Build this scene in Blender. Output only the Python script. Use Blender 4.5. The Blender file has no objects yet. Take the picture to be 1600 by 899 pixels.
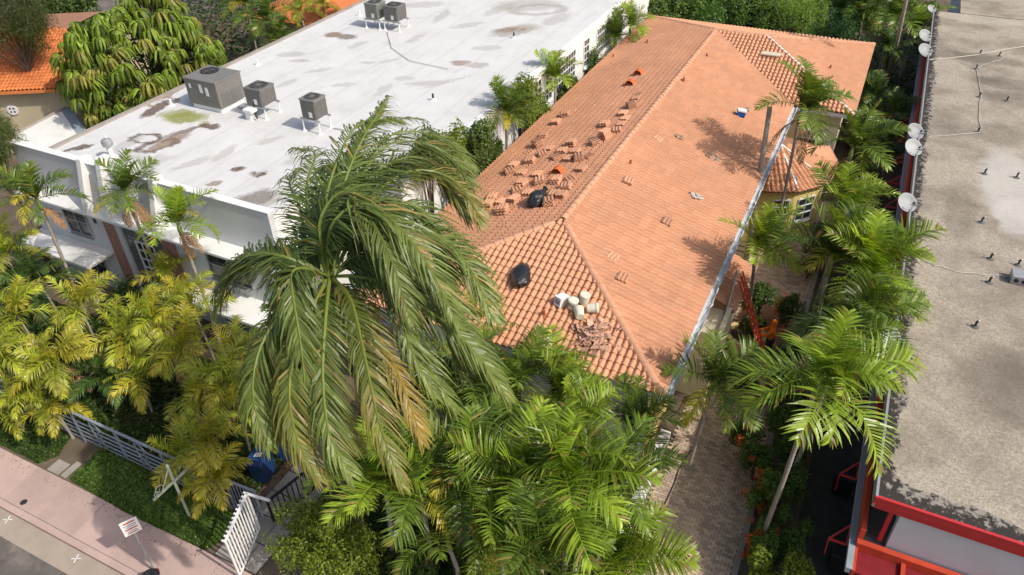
import bpy, bmesh, math, random
import numpy as np
from mathutils import Vector, Matrix, Euler
R = math.radians
scene = bpy.context.scene
COL = scene.collection
rng = random.Random(7)
nrg = np.random.default_rng(7)

# ------------------------------------------------------------------ camera
CAM_H = 20.0
FPX, PITCH, YAW, ROLL = 1160.5, R(37.112), R(26.75), R(-1.289)
_fw = Vector((-math.sin(YAW)*math.cos(PITCH), math.cos(YAW)*math.cos(PITCH), -math.sin(PITCH)))
_rt = Vector((math.cos(YAW), math.sin(YAW), 0)); _up = _rt.cross(_fw)
_rt, _up = _rt*math.cos(ROLL)+_up*math.sin(ROLL), _up*math.cos(ROLL)-_rt*math.sin(ROLL)
cam = bpy.data.cameras.new('camera'); camo = bpy.data.objects.new('camera', cam); COL.objects.link(camo)
m3 = Matrix((_rt, _up, -_fw)).transposed()
camo.matrix_world = Matrix.Translation((0, 0, CAM_H)) @ m3.to_4x4()
cam.sensor_width = 36; cam.lens = 36*FPX/1600; cam.clip_end = 3000; cam.clip_start = .1
scene.camera = camo
# ------------------------------------------------------------------ sky and sun
SUN_EL, SUN_AZ = R(46), R(-5)          # azimuth from +X towards +Y
tosun = Vector((math.cos(SUN_EL)*math.cos(SUN_AZ), math.cos(SUN_EL)*math.sin(SUN_AZ), math.sin(SUN_EL)))
w = bpy.data.worlds.new('World'); scene.world = w; w.use_nodes = True
nt = w.node_tree; bg = nt.nodes['Background']
sky = nt.nodes.new('ShaderNodeTexSky'); sky.sky_type = 'NISHITA'; sky.sun_disc = False
sky.air_density = 1.0; sky.dust_density = 4.0; sky.ozone_density = .6; sky.sun_elevation = SUN_EL; sky.sun_rotation = R(90)-SUN_AZ
nt.links.new(sky.outputs[0], bg.inputs[0]); bg.inputs[1].default_value = 0.15
sl = bpy.data.lights.new('sun', 'SUN'); sl.energy = 3.7; sl.angle = R(0.53); sl.color = (1, .935, .83)
so = bpy.data.objects.new('sun', sl); COL.objects.link(so); so.rotation_euler = tosun.to_track_quat('Z', 'Y').to_euler()
so.location = (30, 0, 40)
vs = scene.view_settings
vs.view_transform = 'Standard'; vs.look = 'None'; vs.exposure = -0.02; vs.gamma = 1; vs.use_curve_mapping = False

# ------------------------------------------------------------------ survey helpers: a sight line met with a plane of known height/position
def _ray(u, v): return _fw*FPX+_rt*(u-800)+_up*(449.5-v)
def at(u, v, z):
    r = _ray(u, v); return Vector((0, 0, CAM_H))+r*((z-CAM_H)/r.z)
def atx(u, v, x):
    r = _ray(u, v); return Vector((0, 0, CAM_H))+r*(x/r.x)
def aty(u, v, y):
    r = _ray(u, v); return Vector((0, 0, CAM_H))+r*(y/r.y)

# ------------------------------------------------------------------ materials
def nodes(name):
    m = bpy.data.materials.new(name); m.use_nodes = True
    t = m.node_tree; return m, t, t.nodes['Principled BSDF']
def N(t, kind, **kw):
    n = t.nodes.new(kind)
    for k, v in kw.items():
        if isinstance(k, str) and k.startswith('i'):
            n.inputs[int(k[1:])].default_value = v
        else: setattr(n, k, v)
    return n
def mathn(t, op, a, b=None, clamp=False):
    n = t.nodes.new('ShaderNodeMath'); n.operation = op; n.use_clamp = clamp
    for i, x in enumerate((a, b)):
        if x is None: continue
        if isinstance(x, (int, float)): n.inputs[i].default_value = x
        else: t.links.new(x, n.inputs[i])
    return n.outputs[0]
def mix(t, fac, a, b, mode='MIX'):
    n = t.nodes.new('ShaderNodeMix'); n.data_type = 'RGBA'; n.blend_type = mode
    for s, x in ((n.inputs[0], fac), (n.inputs[6], a), (n.inputs[7], b)):
        if isinstance(x, (int, float)): s.default_value = x
        elif isinstance(x, tuple): s.default_value = (*x[:3], 1)
        else: t.links.new(x, s)
    return n.outputs[2]
def ramp(t, x, lo, hi):
    n = t.nodes.new('ShaderNodeMapRange'); n.inputs[1].default_value = lo; n.inputs[2].default_value = hi
    t.links.new(x, n.inputs[0]); return n.outputs[0]
def noise(t, scale, detail=4, rough=.55, vec=None, dist=0):
    n = t.nodes.new('ShaderNodeTexNoise'); n.inputs['Scale'].default_value = scale; n.inputs['Detail'].default_value = detail
    n.inputs['Roughness'].default_value = rough; n.inputs['Distortion'].default_value = dist
    if vec is None:
        g = t.nodes.new('ShaderNodeNewGeometry'); vec = g.outputs['Position']
    t.links.new(vec, n.inputs['Vector']); return n.outputs['Fac']
def bump(t, p, h, strength=.3, dist=.02):
    b = t.nodes.new('ShaderNodeBump'); b.inputs['Strength'].default_value = strength; b.inputs['Distance'].default_value = dist
    t.links.new(h, b.inputs['Height']); t.links.new(b.outputs[0], p.inputs['Normal'])
def M(name, col, rough=.8, var=.18, scale=3., metal=0., spec=.3, fine=40., bmp=.15, rand=.0, dirt=0., dirtcol=(.1, .08, .06)):
    m, t, p = nodes(name)
    n1 = noise(t, scale); n2 = noise(t, fine, 3)
    s = mathn(t, 'ADD', mathn(t, 'MULTIPLY', n1, .7), mathn(t, 'MULTIPLY', n2, .3))
    f = mathn(t, 'ADD', mathn(t, 'MULTIPLY', ramp(t, s, .3, .7), 2*var), 1-var)
    if rand:
        oi = t.nodes.new('ShaderNodeObjectInfo')
        f = mathn(t, 'MULTIPLY', f, mathn(t, 'ADD', mathn(t, 'MULTIPLY', oi.outputs['Random'], 2*rand), 1-rand))
    c = t.nodes.new('ShaderNodeVectorMath'); c.operation = 'SCALE'; c.inputs[0].default_value = col
    t.links.new(f, c.inputs['Scale']); out = c.outputs[0]
    if dirt:
        d = ramp(t, noise(t, scale*.45, 6, .65), .52, .72)
        out = mix(t, mathn(t, 'MULTIPLY', d, dirt), out, dirtcol)
    t.links.new(out, p.inputs['Base Color'])
    p.inputs['Roughness'].default_value = rough; p.inputs['Metallic'].default_value = metal
    p.inputs['Specular IOR Level'].default_value = spec
    if bmp: bump(t, p, n2, bmp, .01)
    return m
def leafmat(name, rough=.42, trans=.3, rand=.22, tint=(1, 1, 1)):
    m, t, p = nodes(name)
    a = t.nodes.new('ShaderNodeVertexColor'); a.layer_name = 'Col'
    oi = t.nodes.new('ShaderNodeObjectInfo')
    f = mathn(t, 'ADD', mathn(t, 'MULTIPLY', oi.outputs['Random'], 2*rand), 1-rand)
    c = t.nodes.new('ShaderNodeVectorMath'); c.operation = 'SCALE'; t.links.new(a.outputs[0], c.inputs[0]); t.links.new(f, c.inputs['Scale'])
    c2 = t.nodes.new('ShaderNodeVectorMath'); c2.operation = 'MULTIPLY'; t.links.new(c.outputs[0], c2.inputs[0]); c2.inputs[1].default_value = tint
    t.links.new(c2.outputs[0], p.inputs['Base Color']); p.inputs['Roughness'].default_value = rough
    p.inputs['Specular IOR Level'].default_value = .45
    tr = t.nodes.new('ShaderNodeBsdfTranslucent')
    br = t.nodes.new('ShaderNodeVectorMath'); br.operation = 'MULTIPLY'; t.links.new(c2.outputs[0], br.inputs[0]); br.inputs[1].default_value = (1.5, 1.45, .6)
    t.links.new(br.outputs[0], tr.inputs[0])
    ms = t.nodes.new('ShaderNodeMixShader'); ms.inputs[0].default_value = trans
    t.links.new(p.outputs[0], ms.inputs[1]); t.links.new(tr.outputs[0], ms.inputs[2])
    t.links.new(ms.outputs[0], t.nodes['Material Output'].inputs[0]); return m

def tilemat(name, col, var=.13):
    m, t, p = nodes(name)
    g = t.nodes.new('ShaderNodeNewGeometry'); oi = t.nodes.new('ShaderNodeObjectInfo')
    r = mathn(t, 'FRACT', mathn(t, 'ADD', g.outputs['Random Per Island'], oi.outputs['Random']))
    f = mathn(t, 'ADD', mathn(t, 'MULTIPLY', r, 2*var), 1-var)
    n1 = ramp(t, noise(t, .35, 3), .3, .7); f = mathn(t, 'MULTIPLY', f, mathn(t, 'ADD', mathn(t, 'MULTIPLY', n1, .16), .92))
    n2 = noise(t, 30, 3); f = mathn(t, 'MULTIPLY', f, mathn(t, 'ADD', mathn(t, 'MULTIPLY', n2, .3), .85))
    c = t.nodes.new('ShaderNodeVectorMath'); c.operation = 'SCALE'; c.inputs[0].default_value = col; t.links.new(f, c.inputs['Scale'])
    d = mathn(t, 'MULTIPLY', ramp(t, noise(t, 1.1, 6, .7), .56, .78), .45)
    o = mix(t, d, c.outputs[0], (col[0]*1.05, col[1]*1.3, col[2]*1.6))
    mld = mathn(t, 'MULTIPLY', ramp(t, noise(t, .55, 7, .72), .50, .75), .30)
    o = mix(t, mld, o, (col[0]*.62, col[1]*.66, col[2]*.72))
    t.links.new(o, p.inputs['Base Color']); p.inputs['Roughness'].default_value = .82; p.inputs['Specular IOR Level'].default_value = .25
    bump(t, p, n2, .2, .006); return m

def spots(t, base, lst, warp=.5, freq=1.6):
    """stains with their own outline: lst of (x, y, rx, ry, angle, colour, strength, ring)"""
    g = t.nodes.new('ShaderNodeNewGeometry')
    nn = t.nodes.new('ShaderNodeTexNoise'); nn.inputs['Scale'].default_value = freq; nn.inputs['Detail'].default_value = 6; nn.inputs['Roughness'].default_value = .65
    t.links.new(g.outputs['Position'], nn.inputs['Vector'])
    wv = t.nodes.new('ShaderNodeVectorMath'); wv.operation = 'MULTIPLY_ADD'; wv.inputs[1].default_value = (warp*2,)*3
    wv.inputs[2].default_value = (-warp,)*3; t.links.new(nn.outputs['Color'], wv.inputs[0])
    pp = t.nodes.new('ShaderNodeVectorMath'); pp.operation = 'ADD'; t.links.new(g.outputs['Position'], pp.inputs[0]); t.links.new(wv.outputs[0], pp.inputs[1])
    gr = ramp(t, noise(t, freq*5, 5, .7), .25, .7)
    out = base
    for (x, y, rx, ry, ang, col, st, ring) in lst:
        mp = t.nodes.new('ShaderNodeMapping'); mp.vector_type = 'TEXTURE'
        mp.inputs['Location'].default_value = (x, y, 0); mp.inputs['Rotation'].default_value = (0, 0, ang); mp.inputs['Scale'].default_value = (rx, ry, 1e6)
        t.links.new(pp.outputs[0], mp.inputs['Vector'])
        ln = t.nodes.new('ShaderNodeVectorMath'); ln.operation = 'LENGTH'; t.links.new(mp.outputs[0], ln.inputs[0])
        if ring: k = ramp(t, mathn(t, 'ABSOLUTE', mathn(t, 'SUBTRACT', ln.outputs['Value'], .8)), .28, .08)
        else: k = ramp(t, ln.outputs['Value'], 1.12, .72)
        k = mathn(t, 'MULTIPLY', mathn(t, 'MULTIPLY', k, mathn(t, 'ADD', mathn(t, 'MULTIPLY', gr, .5), .62), True), st)
        out = mix(t, k, out, col)
    return out

MT = {}
MT['soil'] = M('soil', (.13, .10, .072), .95, .35, 1.2, fine=18, bmp=.6)
MT['asphalt'] = M('asphalt', (.13, .115, .105), .9, .3, 1.4, fine=60, bmp=.4, dirt=.75, dirtcol=(.34, .29, .25))
MT['pink'] = M('pink_concrete', (.46, .335, .30), .88, .12, 1.1, fine=50, rand=.09, dirt=.5, dirtcol=(.29, .215, .195))
MT['gutter'] = M('gutter_concrete', (.36, .30, .25), .9, .18, .9, fine=40, dirt=.5, dirtcol=(.2, .165, .13))
MT['concrete'] = M('concrete', (.33, .30, .27), .9, .18, 1.3, fine=40, rand=.1, dirt=.4, dirtcol=(.16, .14, .12))
MT['white_paint'] = M('white_paint', (.72, .72, .70), .7, .08, 2, fine=30, dirt=.2, dirtcol=(.4, .39, .37))
MT['stucco'] = M('pale_stucco', (.58, .60, .615), .85, .07, .9, fine=60, bmp=.3, dirt=.3, dirtcol=(.46, .46, .46))
MT['trimwhite'] = M('trim_white', (.74, .74, .73), .6, .06, 2, bmp=.05)
MT['yellow'] = M('yellow_stucco', (.62, .50, .20), .85, .1, 1.2, fine=50, bmp=.3, dirt=.2, dirtcol=(.42, .34, .18))
MT['cream'] = M('cream_stucco', (.66, .60, .45), .85, .1, 1.2, fine=50, dirt=.2, dirtcol=(.4, .35, .26))
MT['tan'] = M('tan_stucco', (.50, .43, .29), .85, .1, .9, fine=50, dirt=.25, dirtcol=(.34, .29, .2))
MT['coral'] = M('coral_stone', (.36, .19, .155), .9, .35, 9, fine=45, bmp=.7)
MT['tile'] = tilemat('roof_tile', (.575, .295, .174), .065)
MT['tile_cap'] = tilemat('ridge_tile', (.56, .302, .186), .06)
MT['tile_stack'] = tilemat('stacked_tile', (.51, .27, .165), .16)  # darker than the laid tiles: shading of the stacks put into the colour
MT['tile_orange'] = tilemat('orange_tile', (.58, .19, .065), .12)
MT['broken'] = tilemat('broken_tile', (.50, .30, .215), .28)
MT['deck'] = M('roof_deck', (.33, .17, .11), .9, .2, 3)
MT['glass'] = M('dark_glass', (.025, .03, .035), .08, .3, 2, spec=.6, bmp=0)
MT['glassblock'] = M('glass_block', (.12, .14, .14), .18, .35, 8, spec=.6, bmp=.2)
MT['ac_grey'] = M('ac_grey', (.19, .185, .175), .55, .1, 4, metal=.2, bmp=.05, rand=.12)
MT['ac_green'] = M('ac_green_grey', (.22, .235, .20), .55, .1, 4, metal=.2, bmp=.05)
MT['dark'] = M('dark_metal', (.03, .03, .035), .6, .2, 5)
MT['galv'] = M('galvanised', (.42, .43, .44), .45, .15, 6, metal=.5, bmp=.05)
MT['foil'] = M('white_foil', (.62, .66, .68), .38, .2, 3, metal=.35, fine=14, bmp=.5)
MT['blackbag'] = M('black_plastic', (.018, .019, .022), .34, .2, 5, spec=.5, fine=11, bmp=1.0)
MT['orange_vent'] = M('orange_vent', (.58, .13, .035), .6, .1, 6)
MT['rust'] = M('rust_pipe', (.34, .10, .05), .7, .2, 8)
MT['blue'] = M('blue_plastic', (.012, .045, .15), .4, .15, 4, spec=.5)
MT['brightblue'] = M('cooler_blue', (.015, .09, .34), .45, .1, 6)
MT['bucket'] = M('ivory_plastic', (.66, .62, .50), .5, .14, 12)
MT['rope'] = M('rope', (.42, .34, .24), .9, .35, 20)
MT['fence'] = M('fence_grey_blue', (.27, .31, .37), .5, .08, 5, metal=.2)
MT['black_iron'] = M('black_iron', (.02, .02, .022), .5, .1, 5)
MT['red'] = M('red_paint', (.50, .028, .03), .45, .12, 4, spec=.5, bmp=.05)
MT['redorange'] = M('red_orange_paint', (.50, .062, .03), .5, .2, 2.5, bmp=.05, dirt=.3, dirtcol=(.3, .05, .03))
MT['red_dark'] = M('dark_red_panel', (.20, .016, .022), .5, .2, 4)
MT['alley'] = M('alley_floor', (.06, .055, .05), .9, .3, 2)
MT['walk_grey'] = M('walkway_grey', (.12, .125, .13), .85, .15, 2)
MT['bluegrey'] = M('bluegrey_edge', (.26, .31, .36), .7, .12, 3)
MT['safety_orange'] = M('orange_hoodie', (.80, .20, .02), .85, .12, 14)
MT['trousers'] = M('dark_trousers', (.03, .032, .04), .9, .2, 14)
MT['skin'] = M('skin', (.35, .19, .12), .6, .05, 8)
MT['ladder_orange'] = M('ladder_orange', (.70, .06, .025), .45, .08, 6)
MT['alu'] = M('aluminium', (.62, .63, .64), .35, .1, 8, metal=.6)
MT['bark'] = M('palm_bark', (.30, .265, .225), .95, .3, 9, fine=40, bmp=.8)
MT['bark_dark'] = M('tree_bark', (.13, .10, .08), .95, .3, 9, bmp=.8)
MT['dish'] = M('dish_grey', (.33, .35, .36), .5, .06, 5, bmp=0, rand=.15)
MT['cable'] = M('pale_cable', (.55, .52, .46), .7, .1, 8)
MT['verdigris'] = M('verdigris_metal', (.42, .46, .36), .6, .25, 10)
MT['carpaint'] = M('car_paint_teal', (.04, .085, .10), .25, .05, 4, metal=.4, spec=.6, bmp=0)
MT['planter'] = M('planter_yellow', (.60, .47, .22), .85, .12, 3)
MT['terracotta'] = M('terracotta_paving', (.25, .13, .08), .9, .25, 5, rand=.15)
MT['paver'] = M('brick_paver', (.48, .37, .285), .9, .2, 6, rand=.28, dirt=.35, dirtcol=(.1, .08, .07))
MT['joint'] = M('paver_joint', (.07, .058, .05), .95, .2, 6)
MT['leaf'] = leafmat('leaf', .5, .36)
MT['frond'] = leafmat('frond', .36, .32, .22)
MT['coco'] = leafmat('coconut_frond', .42, .30, .16)
MT['deadfrond'] = leafmat('dead_frond', .8, .12, .15)
MT['crownshaft'] = M('crownshaft', (.20, .27, .07), .5, .2, 5)
MT['white_soft'] = M('white_grille', (.6, .6, .58), .6, .1, 6)
def _paver_stuff():
    m, t, p = nodes('brick_paver_island')
    g = t.nodes.new('ShaderNodeNewGeometry')
    f = mathn(t, 'MULTIPLY', mathn(t, 'ADD', mathn(t, 'MULTIPLY', g.outputs['Random Per Island'], .56), .72), mathn(t, 'ADD', mathn(t, 'MULTIPLY', noise(t, 6), .4), .8))
    c = t.nodes.new('ShaderNodeVectorMath'); c.operation = 'SCALE'; c.inputs[0].default_value = (.48, .37, .285); t.links.new(f, c.inputs['Scale'])
    d = ramp(t, noise(t, 2.7, 6, .65), .52, .72)
    t.links.new(mix(t, mathn(t, 'MULTIPLY', d, .35), c.outputs[0], (.1, .08, .07)), p.inputs['Base Color']); p.inputs['Roughness'].default_value = .9
    return m
MT['paver_i'] = _paver_stuff()

# ------------------------------------------------------------------ object helpers
WLOC = {}
def tag(o, label=None, cat=None, group=None, kind=None):
    if label: o['label'] = label
    if cat: o['category'] = cat
    if group: o['group'] = group
    if kind: o['kind'] = kind
    return o
def link(o, parent=None):
    COL.objects.link(o)
    if parent is not None: o.parent = parent
    return o
def thing(name, label, cat, loc=(0, 0, 0), group=None, rot=(0, 0, 0)):
    o = bpy.data.objects.new(name, None); o.empty_display_size = .2; link(o); o.location = loc; o.rotation_euler = rot
    WLOC[o.name] = Vector(loc); return tag(o, label, cat, group)
class MB:
    def __init__(s): s.v = []; s.f = []
    def add(s, vs, fs):
        b = len(s.v); s.v += [tuple(x) for x in vs]; s.f += [tuple(i+b for i in f) for f in fs]; return s
    def box(s, x0, y0, z0, x1, y1, z1):
        return s.add([(x0, y0, z0), (x1, y0, z0), (x1, y1, z0), (x0, y1, z0), (x0, y0, z1), (x1, y0, z1), (x1, y1, z1), (x0, y1, z1)],
                     [(0, 3, 2, 1), (4, 5, 6, 7), (0, 1, 5, 4), (1, 2, 6, 5), (2, 3, 7, 6), (3, 0, 4, 7)])
    def mbox(s, mat, sx, sy, sz):
        c = [mat @ Vector((a*sx/2, b*sy/2, k*sz/2)) for k in (-1, 1) for (a, b) in ((-1, -1), (1, -1), (1, 1), (-1, 1))]
        return s.add(c, [(0, 3, 2, 1), (4, 5, 6, 7), (0, 1, 5, 4), (1, 2, 6, 5), (2, 3, 7, 6), (3, 0, 4, 7)])
    def bar(s, a, b, wd, ht):
        a = Vector(a); b = Vector(b); d = (b-a); L = d.length; d.normalize()
        up = Vector((0, 0, 1)) if abs(d.z) < .95 else Vector((1, 0, 0))
        y = up.cross(d).normalized(); z = d.cross(y)
        m = Matrix((d, y, z)).transposed().to_4x4(); m.translation = (a+b)/2
        return s.mbox(m, L, wd, ht)
    def tube(s, pts, r, n=8, cap=True):
        pts = [Vector(p) for p in pts]; k = len(pts)
        rs = [r]*k if isinstance(r, (int, float)) else r
        rings = []; ref = None
        for i, p in enumerate(pts):
            d = (pts[min(i+1, k-1)]-pts[max(i-1, 0)]).normalized()
            if ref is None: ref = Vector((0, 0, 1)) if abs(d.z) < .9 else Vector((1, 0, 0))
            x = ref.cross(d)
            if x.length < 1e-4: x = Vector((0, 1, 0)).cross(d)
            x.normalize(); y = d.cross(x); ref = ref if abs(d.dot(ref)) < .98 else y
            rings.append([p+(x*math.cos(2*math.pi*j/n)+y*math.sin(2*math.pi*j/n))*rs[i] for j in range(n)])
        fs = [(i*n+j, i*n+(j+1) % n, (i+1)*n+(j+1) % n, (i+1)*n+j) for i in range(k-1) for j in range(n)]
        if cap: fs += [tuple(range(n))[::-1], tuple(range((k-1)*n, k*n))]
        return s.add([q for r_ in rings for q in r_], fs)
    def lathe(s, c, prof, n=16, axis=None):
        c = Vector(c); vs = []; k = len(prof)
        for (r, z) in prof:
            for j in range(n):
                q = Vector((r*math.cos(2*math.pi*j/n), r*math.sin(2*math.pi*j/n), z))
                vs.append(c+(axis @ q if axis else q))
        fs = [(i*n+j, i*n+(j+1) % n, (i+1)*n+(j+1) % n, (i+1)*n+j) for i in range(k-1) for j in range(n)]
        fs += [tuple(range(n))[::-1], tuple(range((k-1)*n, k*n))]
        return s.add(vs, fs)
    def prism(s, poly, z0, z1):
        n = len(poly)
        return s.add([(x, y, z0) for x, y in poly]+[(x, y, z1) for x, y in poly],
                     [tuple(range(n))[::-1], tuple(range(n, 2*n))]+[(i, (i+1) % n, n+(i+1) % n, n+i) for i in range(n)])
    def mesh(s, name, mat, off=None, smooth=False):
        me = bpy.data.meshes.new(name)
        v = s.v if off is None else [(a-off[0], b-off[1], c-off[2]) for a, b, c in s.v]
        me.from_pydata(v, [], s.f); me.update()
        if mat: me.materials.append(MT[mat] if isinstance(mat, str) else mat)
        if smooth:
            me.polygons.foreach_set('use_smooth', [True]*len(me.polygons))
        return me
    def build(s, name, mat, parent=None, smooth=False, bevel=0, origin=None):
        """vertices are world coordinates; parents carry location only"""
        if parent is not None:
            off = WLOC[parent.name]; o = bpy.data.objects.new(name, s.mesh(name, mat, off, smooth)); link(o, parent); WLOC[o.name] = off
        else:
            off = Vector(origin) if origin is not None else Vector((0, 0, 0))
            o = bpy.data.objects.new(name, s.mesh(name, mat, off, smooth)); o.location = off; link(o); WLOC[o.name] = off
        if bevel:
            b = o.modifiers.new('bevel', 'BEVEL'); b.width = bevel; b.segments = 2; b.limit_method = 'ANGLE'
        return o
def inst(name, me, parent, mat):
    o = bpy.data.objects.new(name, me); link(o, parent); o.matrix_basis = mat; return o
def colmesh(name, V, F, C, mat, smooth=False):
    """V (n,3), F list of tri/quads as flat arrays, C (n,3) point colours"""
    me = bpy.data.meshes.new(name); me.from_pydata(V.tolist() if hasattr(V, 'tolist') else V, [], F.tolist() if hasattr(F, 'tolist') else F)
    a = me.color_attributes.new('Col', 'FLOAT_COLOR', 'POINT')
    c4 = np.ones((len(V), 4), np.float32); c4[:, :3] = C; a.data.foreach_set('color', c4.ravel())
    me.materials.append(MT[mat])
    if smooth: me.polygons.foreach_set('use_smooth', [True]*len(me.polygons))
    me.update(); return me
def struct(name, mb, mat, **kw): return tag(mb.build(name, mat, **kw), kind='structure')

# ================================================================== SETTING
KERB_Y0, KERB_Y1, SW_Y1 = 6.03, 6.25, 7.66
struct('ground', MB().add([(-900, -900, -.16), (900, -900, -.16), (900, 900, -.16), (-900, 900, -.16)], [(0, 1, 2, 3)]), 'soil')
struct('garden_soil', MB().box(-80, SW_Y1, -.15, 40, 75, -.012), 'soil')
st = struct('road', MB().box(-120, -12, -.158, 60, 5.32, -.140), 'asphalt')
gt = MB()
for i in range(-20, 8):
    gt.box(i*3+.006, 5.322, -.156, i*3+2.994, KERB_Y0-.002, -.132)
struct('gutter_strip', gt, 'gutter')
kb = struct('kerb', MB().box(-110, KERB_Y0+.01, -.155, 50, KERB_Y1-.01, -.02), 'pink')
for i in range(-17, 8):
    MB().box(i*3+.004, KERB_Y0, -.15, i*3+2.996, KERB_Y1-.004, -.003).build('kerb_stone', 'pink', kb, bevel=.015)
sw = struct('sidewalk', MB().box(-110, KERB_Y1, -.15, 50, SW_Y1, -.03), 'joint')
xs = [-22.13+1.655*i for i in range(-22, 28)]
for x0, x1 in zip(xs[:-1], xs[1:]):
    MB().box(x0+.008, KERB_Y1+.004, -.06, x1-.008, SW_Y1, rng.uniform(-.002, .002)).build('paving_slab', 'pink', sw, bevel=.006)
# utility crosses sprayed on the gutter
for k, (u, v) in enumerate(((12, 812), (119, 873))):
    c = at(u, v, -.13); mb = MB()
    for a in (.5, 2.0):
        mb.bar((c.x-.15*math.cos(a), c.y-.15*math.sin(a), -.1285), (c.x+.15*math.cos(a), c.y+.15*math.sin(a), -.1285), .032, .004)
    tag(mb.build('sprayed_cross', 'white_paint', origin=c), ('white sprayed cross on the gutter near the left picture edge', 'white sprayed cross on the gutter below the street sign')[k], 'marking')
c = at(37, 785, 0)
tag(MB().lathe((c.x, c.y, .001), [(.11, 0), (.115, .004), (.1, .008)], 12).build('valve_cover', 'dark', origin=(c.x, c.y, 0)), 'small dark round valve cover set in the pink sidewalk', 'cover')

# driveway of brick pavers: nearest 300 singly, the rest as one mass
DX0, DX1, DY0, DY1 = -2.95, .12, 7.7, 37
dr = struct('driveway', MB().box(DX0, DY0, -.06, DX1, DY1, -.008), 'joint')
bw, bl = .105, .21
pm = MB().box(-bl/2+.006, -bw/2+.006, -.02, bl/2-.006, bw/2-.006, .02).mesh('brick', 'paver')
rest = MB(); cand = []
j = 0; y = DY0+bw/2
while y < DY1:
    x = DX0+(bl/2 if j % 2 else bl*.0)+bl/2*.5
    while x < DX1:
        cand.append((x, y)); x += bl
    y += bw; j += 1
vis = sorted([q for q in cand if 11.9 < q[1] < 16.5 and -1.9 < q[0] < .1], key=lambda q: q[1])[:300]
vs_ = set(vis)
for (x, y) in vis:
    inst('brick', pm, dr, Matrix.Translation((x, y, .004+rng.uniform(-.003, .004))))
for (x, y) in cand:
    if (x, y) in vs_: continue
    z = rng.uniform(-.003, .004)
    rest.box(x-bl/2+.006, y-bw/2+.006, -.016, x+bl/2-.006, y+bw/2-.006, .024+z)
tag(rest.build('paving_bricks', 'paver_i', dr), kind='stuff')
for i in range(30): MB().box(DX1-.06, DY0+i*.975, -.03, DX1+.12, DY0+i*.975+.965, .05).build('edging_stone', 'concrete', dr, bevel=.012)
# paths and slabs in the front garden
pth = struct('garden_path', MB().box(-21.9, 7.68, -.05, -20.9, 9.6, -.006), 'soil')
for (x0, y0, x1, y1) in ((-21.85, 7.7, -21.3, 8.2), (-21.2, 7.72, -20.95, 8.4)):
    MB().box(x0, y0, -.03, x1, y1, .02).build('paving_slab', 'concrete', pth, bevel=.01)
wk = struct('entry_walk', MB().box(-14.3, 7.68, -.05, -12.6, 14.0, -.006), 'joint')
for i in range(7):
    MB().box(-14.25, 7.72+i*.88, -.03, -13.25, 8.56+i*.88, .02).build('paving_slab', 'concrete', wk, bevel=.012)
    MB().box(-13.22, 7.72+i*.88, -.03, -12.65, 8.56+i*.88, .022).build('paving_slab', 'concrete', wk, bevel=.012)
struct('sand_path', MB().add([(at(u, v, .0).x, at(u, v, 0).y, -.004) for (u, v) in ((150, 665), (185, 620), (255, 610), (245, 655), (200, 690))], [(0, 1, 2, 3, 4)]), M('sand_soil', (.30, .24, .18), .95, .2, 2, bmp=.4))

# ================================================================== THE TILED HOUSE
ZE, SL = 4.40, .2656
XL, XR, YF, YI, YB, XW = -13.97, -3.05, 15.56, 38.04, 48.96, -.15
XC = (XL+XR)/2; HW = (XR-XL)/2; ZR = ZE+HW*SL; YRG = (YI+YB)/2; XWR = XW-HW
R1 = Vector((XC, YF+HW, ZR)); R2 = Vector((XC, YRG, ZR)); RW = Vector((XWR, YRG, ZR))
house = thing('tiled_house', 'long house with salmon clay tile hip roof and yellow walls', 'house', (XC, 30, 0))
wl = MB()
MB().box(XL+.52, YF+.5, 0, XR-.47, YF+.55, ZE-.13).build('front_wall', 'stucco', house)
wl.box(XL+.55, YF+.55, 0, XR-.5, YB-.5, ZE-.12); wl.build('wall', 'yellow', house)
MB().box(XR-.5, YI+.5, 0, XW-.5, YB-.5, ZE-.125).build('wall', 'cream', house)
# roof shell
roof = MB()
P = dict(FL=(XL, YF, ZE), FR=(XR, YF, ZE), IN=(XR, YI, ZE), WF=(XW, YI, ZE), WB=(XW, YB, ZE), BL=(XL, YB, ZE), R1=R1, R2=R2, RW=RW)
kk = list(P); pv = [Vector(P[k])-Vector((0, 0, .035)) for k in kk]
ix = {k: i for i, k in enumerate(kk)}
fc = [[ix[q] for q in s.split()] for s in ('FL FR R1', 'FR IN R2 R1', 'IN WF RW R2', 'WF WB RW', 'WB BL R2 RW', 'BL FL R1 R2', 'FL BL WB WF IN FR')]
roof.add(pv, fc); rf = roof.build('roof', 'deck', house)
# fascia boards / drip edges
def fas(a, b, mat, nm, t=.05, h=.2, dz=-.13, out=0):
    MB().bar((a[0], a[1], ZE+dz), (b[0], b[1], ZE+dz), t, h).build(nm, mat, rf)
fas((XL+.03, YF+.03), (XR-.03, YF+.03), 'trimwhite', 'fascia'); fas((XR-.03, YF+.06), (XR-.03, YI), 'trimwhite', 'fascia')
fas((XW-.04, YI+.06), (XW-.04, YB), 'trimwhite', 'fascia'); fas((XL+.04, YF+.06), (XL+.04, YB), 'trimwhite', 'fascia'); fas((XR-.03, YI+.03), (XW-.03, YI+.03), 'trimwhite', 'fascia')

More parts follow.
